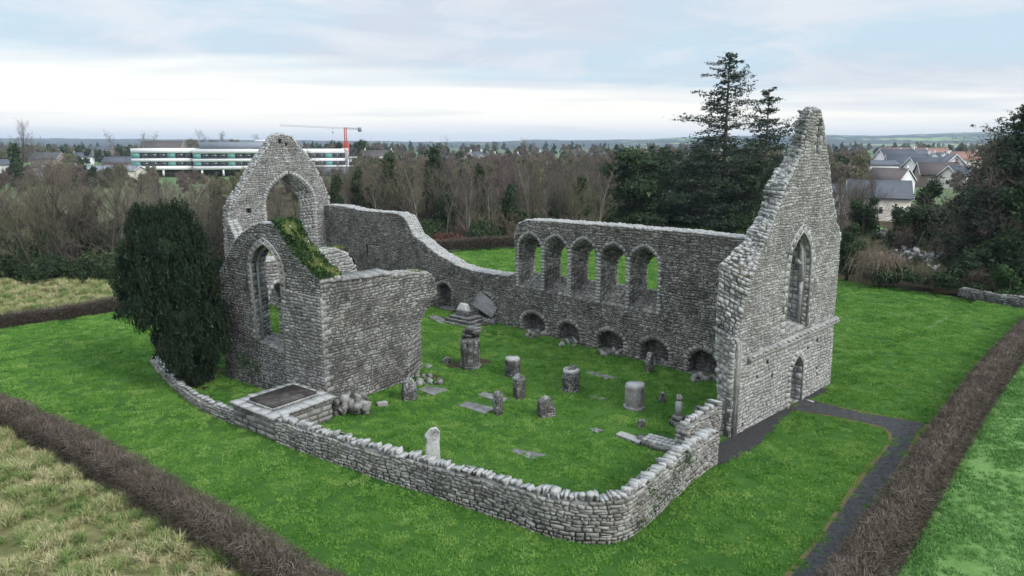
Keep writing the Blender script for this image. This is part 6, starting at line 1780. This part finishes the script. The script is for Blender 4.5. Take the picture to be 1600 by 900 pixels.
evergreen('dark_bush', 'dark green bush left of the thin wood by the grey scrub', 30, 300, 225, 30, 73, 'evergreen', 3500, .3, 9, .4, 'bush', .65, .3)

# hills
def ridge(px):
    return np.interp(px, [-800, 0, 300, 560, 680, 780, 830, 900, 960, 1010, 1060, 1150, 1240, 1300, 1360, 1420, 1520, 1700, 2400], [215, 217, 219, 221, 222.5, 222, 219.5, 220, 219.5, 219, 216, 214, 213.5, 212.5, 214, 212, 208.5, 208, 214])
az = np.linspace(-900, 2500, 220); rr_ = np.concatenate([np.linspace(1400, 6000, 26), [6600, 7600]])
V = []
for r in rr_:
    for p_ in az:
        a = math.atan((p_ - 800) / (CF * 1.02)); x, y = r * math.tan(a), r
        top_ = CH + (225 - ridge(p_)) / CF * 5200 * 1.02
        f_ = float(smooth(1500, 5200, r)) ** (1.2) * (1 if r < 5300 else max(0, 1 - (r - 5300) / 2500))
        z = -1 + (top_ + 1 + 5 * math.sin(p_ * .05) * math.sin(r * .002)) * f_
        V.append((x, y, z + (3 * math.sin(p_ * .21 + r * .01) if r > 3000 else 0)))
n = len(az); ii = (np.arange(len(rr_) - 1)[:, None] * n + np.arange(n - 1)[None]).ravel()
m, nt, bs = newmat('hills'); P = nd(nt, 'ShaderNodeNewGeometry').outputs['Position']
vo = nd(nt, 'ShaderNodeTexVoronoi', {'Vector': nd(nt, 'ShaderNodeMapping', {'Vector': P, 'Scale': (1, .45, 0)}).outputs[0], 'Scale': .0045}); vf = nd(nt, 'ShaderNodeSeparateColor', {0: vo.outputs['Color']})
f = tex(nt, P, .0016, 5, .65)
cc = ramp(nt, vf.outputs[0], [(.0, (.10, .22, .07)), (.4, (.16, .27, .10)), (.7, (.22, .30, .13)), (1, (.13, .16, .08))])
right = mth(nt, 'MULTIPLY', nd(nt, 'ShaderNodeSeparateXYZ', {0: P}).outputs[0], .0004)
wd = ramp(nt, mth(nt, 'ADD', mth(nt, 'ADD', f, mth(nt, 'MULTIPLY', vf.outputs[1], .25)), mth(nt, 'MINIMUM', mth(nt, 'MULTIPLY', right, -.09), .16)), [(.46, 0), (.50, 1)])
cc = mix(nt, wd, cc, (.02, .03, .026))
nt.links.new(cc, bs.inputs['Base Color']); bs.inputs['Roughness'].default_value = 1
tag(put('hills', V, np.stack([ii, ii + 1, ii + n + 1, ii + n], 1), m, smoothf=True), kind='structure')

# the air
hb_ = MB(); hb_.box((0, 3800, -3), (19000, 8400, 112))
m = bpy.data.materials.new('haze'); m.use_nodes = True; nt = m.node_tree; nt.nodes.clear()
pvn = nd(nt, 'ShaderNodeVolumePrincipled', {'Color': (.62, .78, 1.0, 1), 'Density': .00012, 'Anisotropy': .0})
nd(nt, 'ShaderNodeOutputMaterial', {'Volume': pvn.outputs[0]})
hz_o = hb_.put('haze', m, None, (0, 0, 0)); hz_o['kind'] = 'stuff'
label_trees()
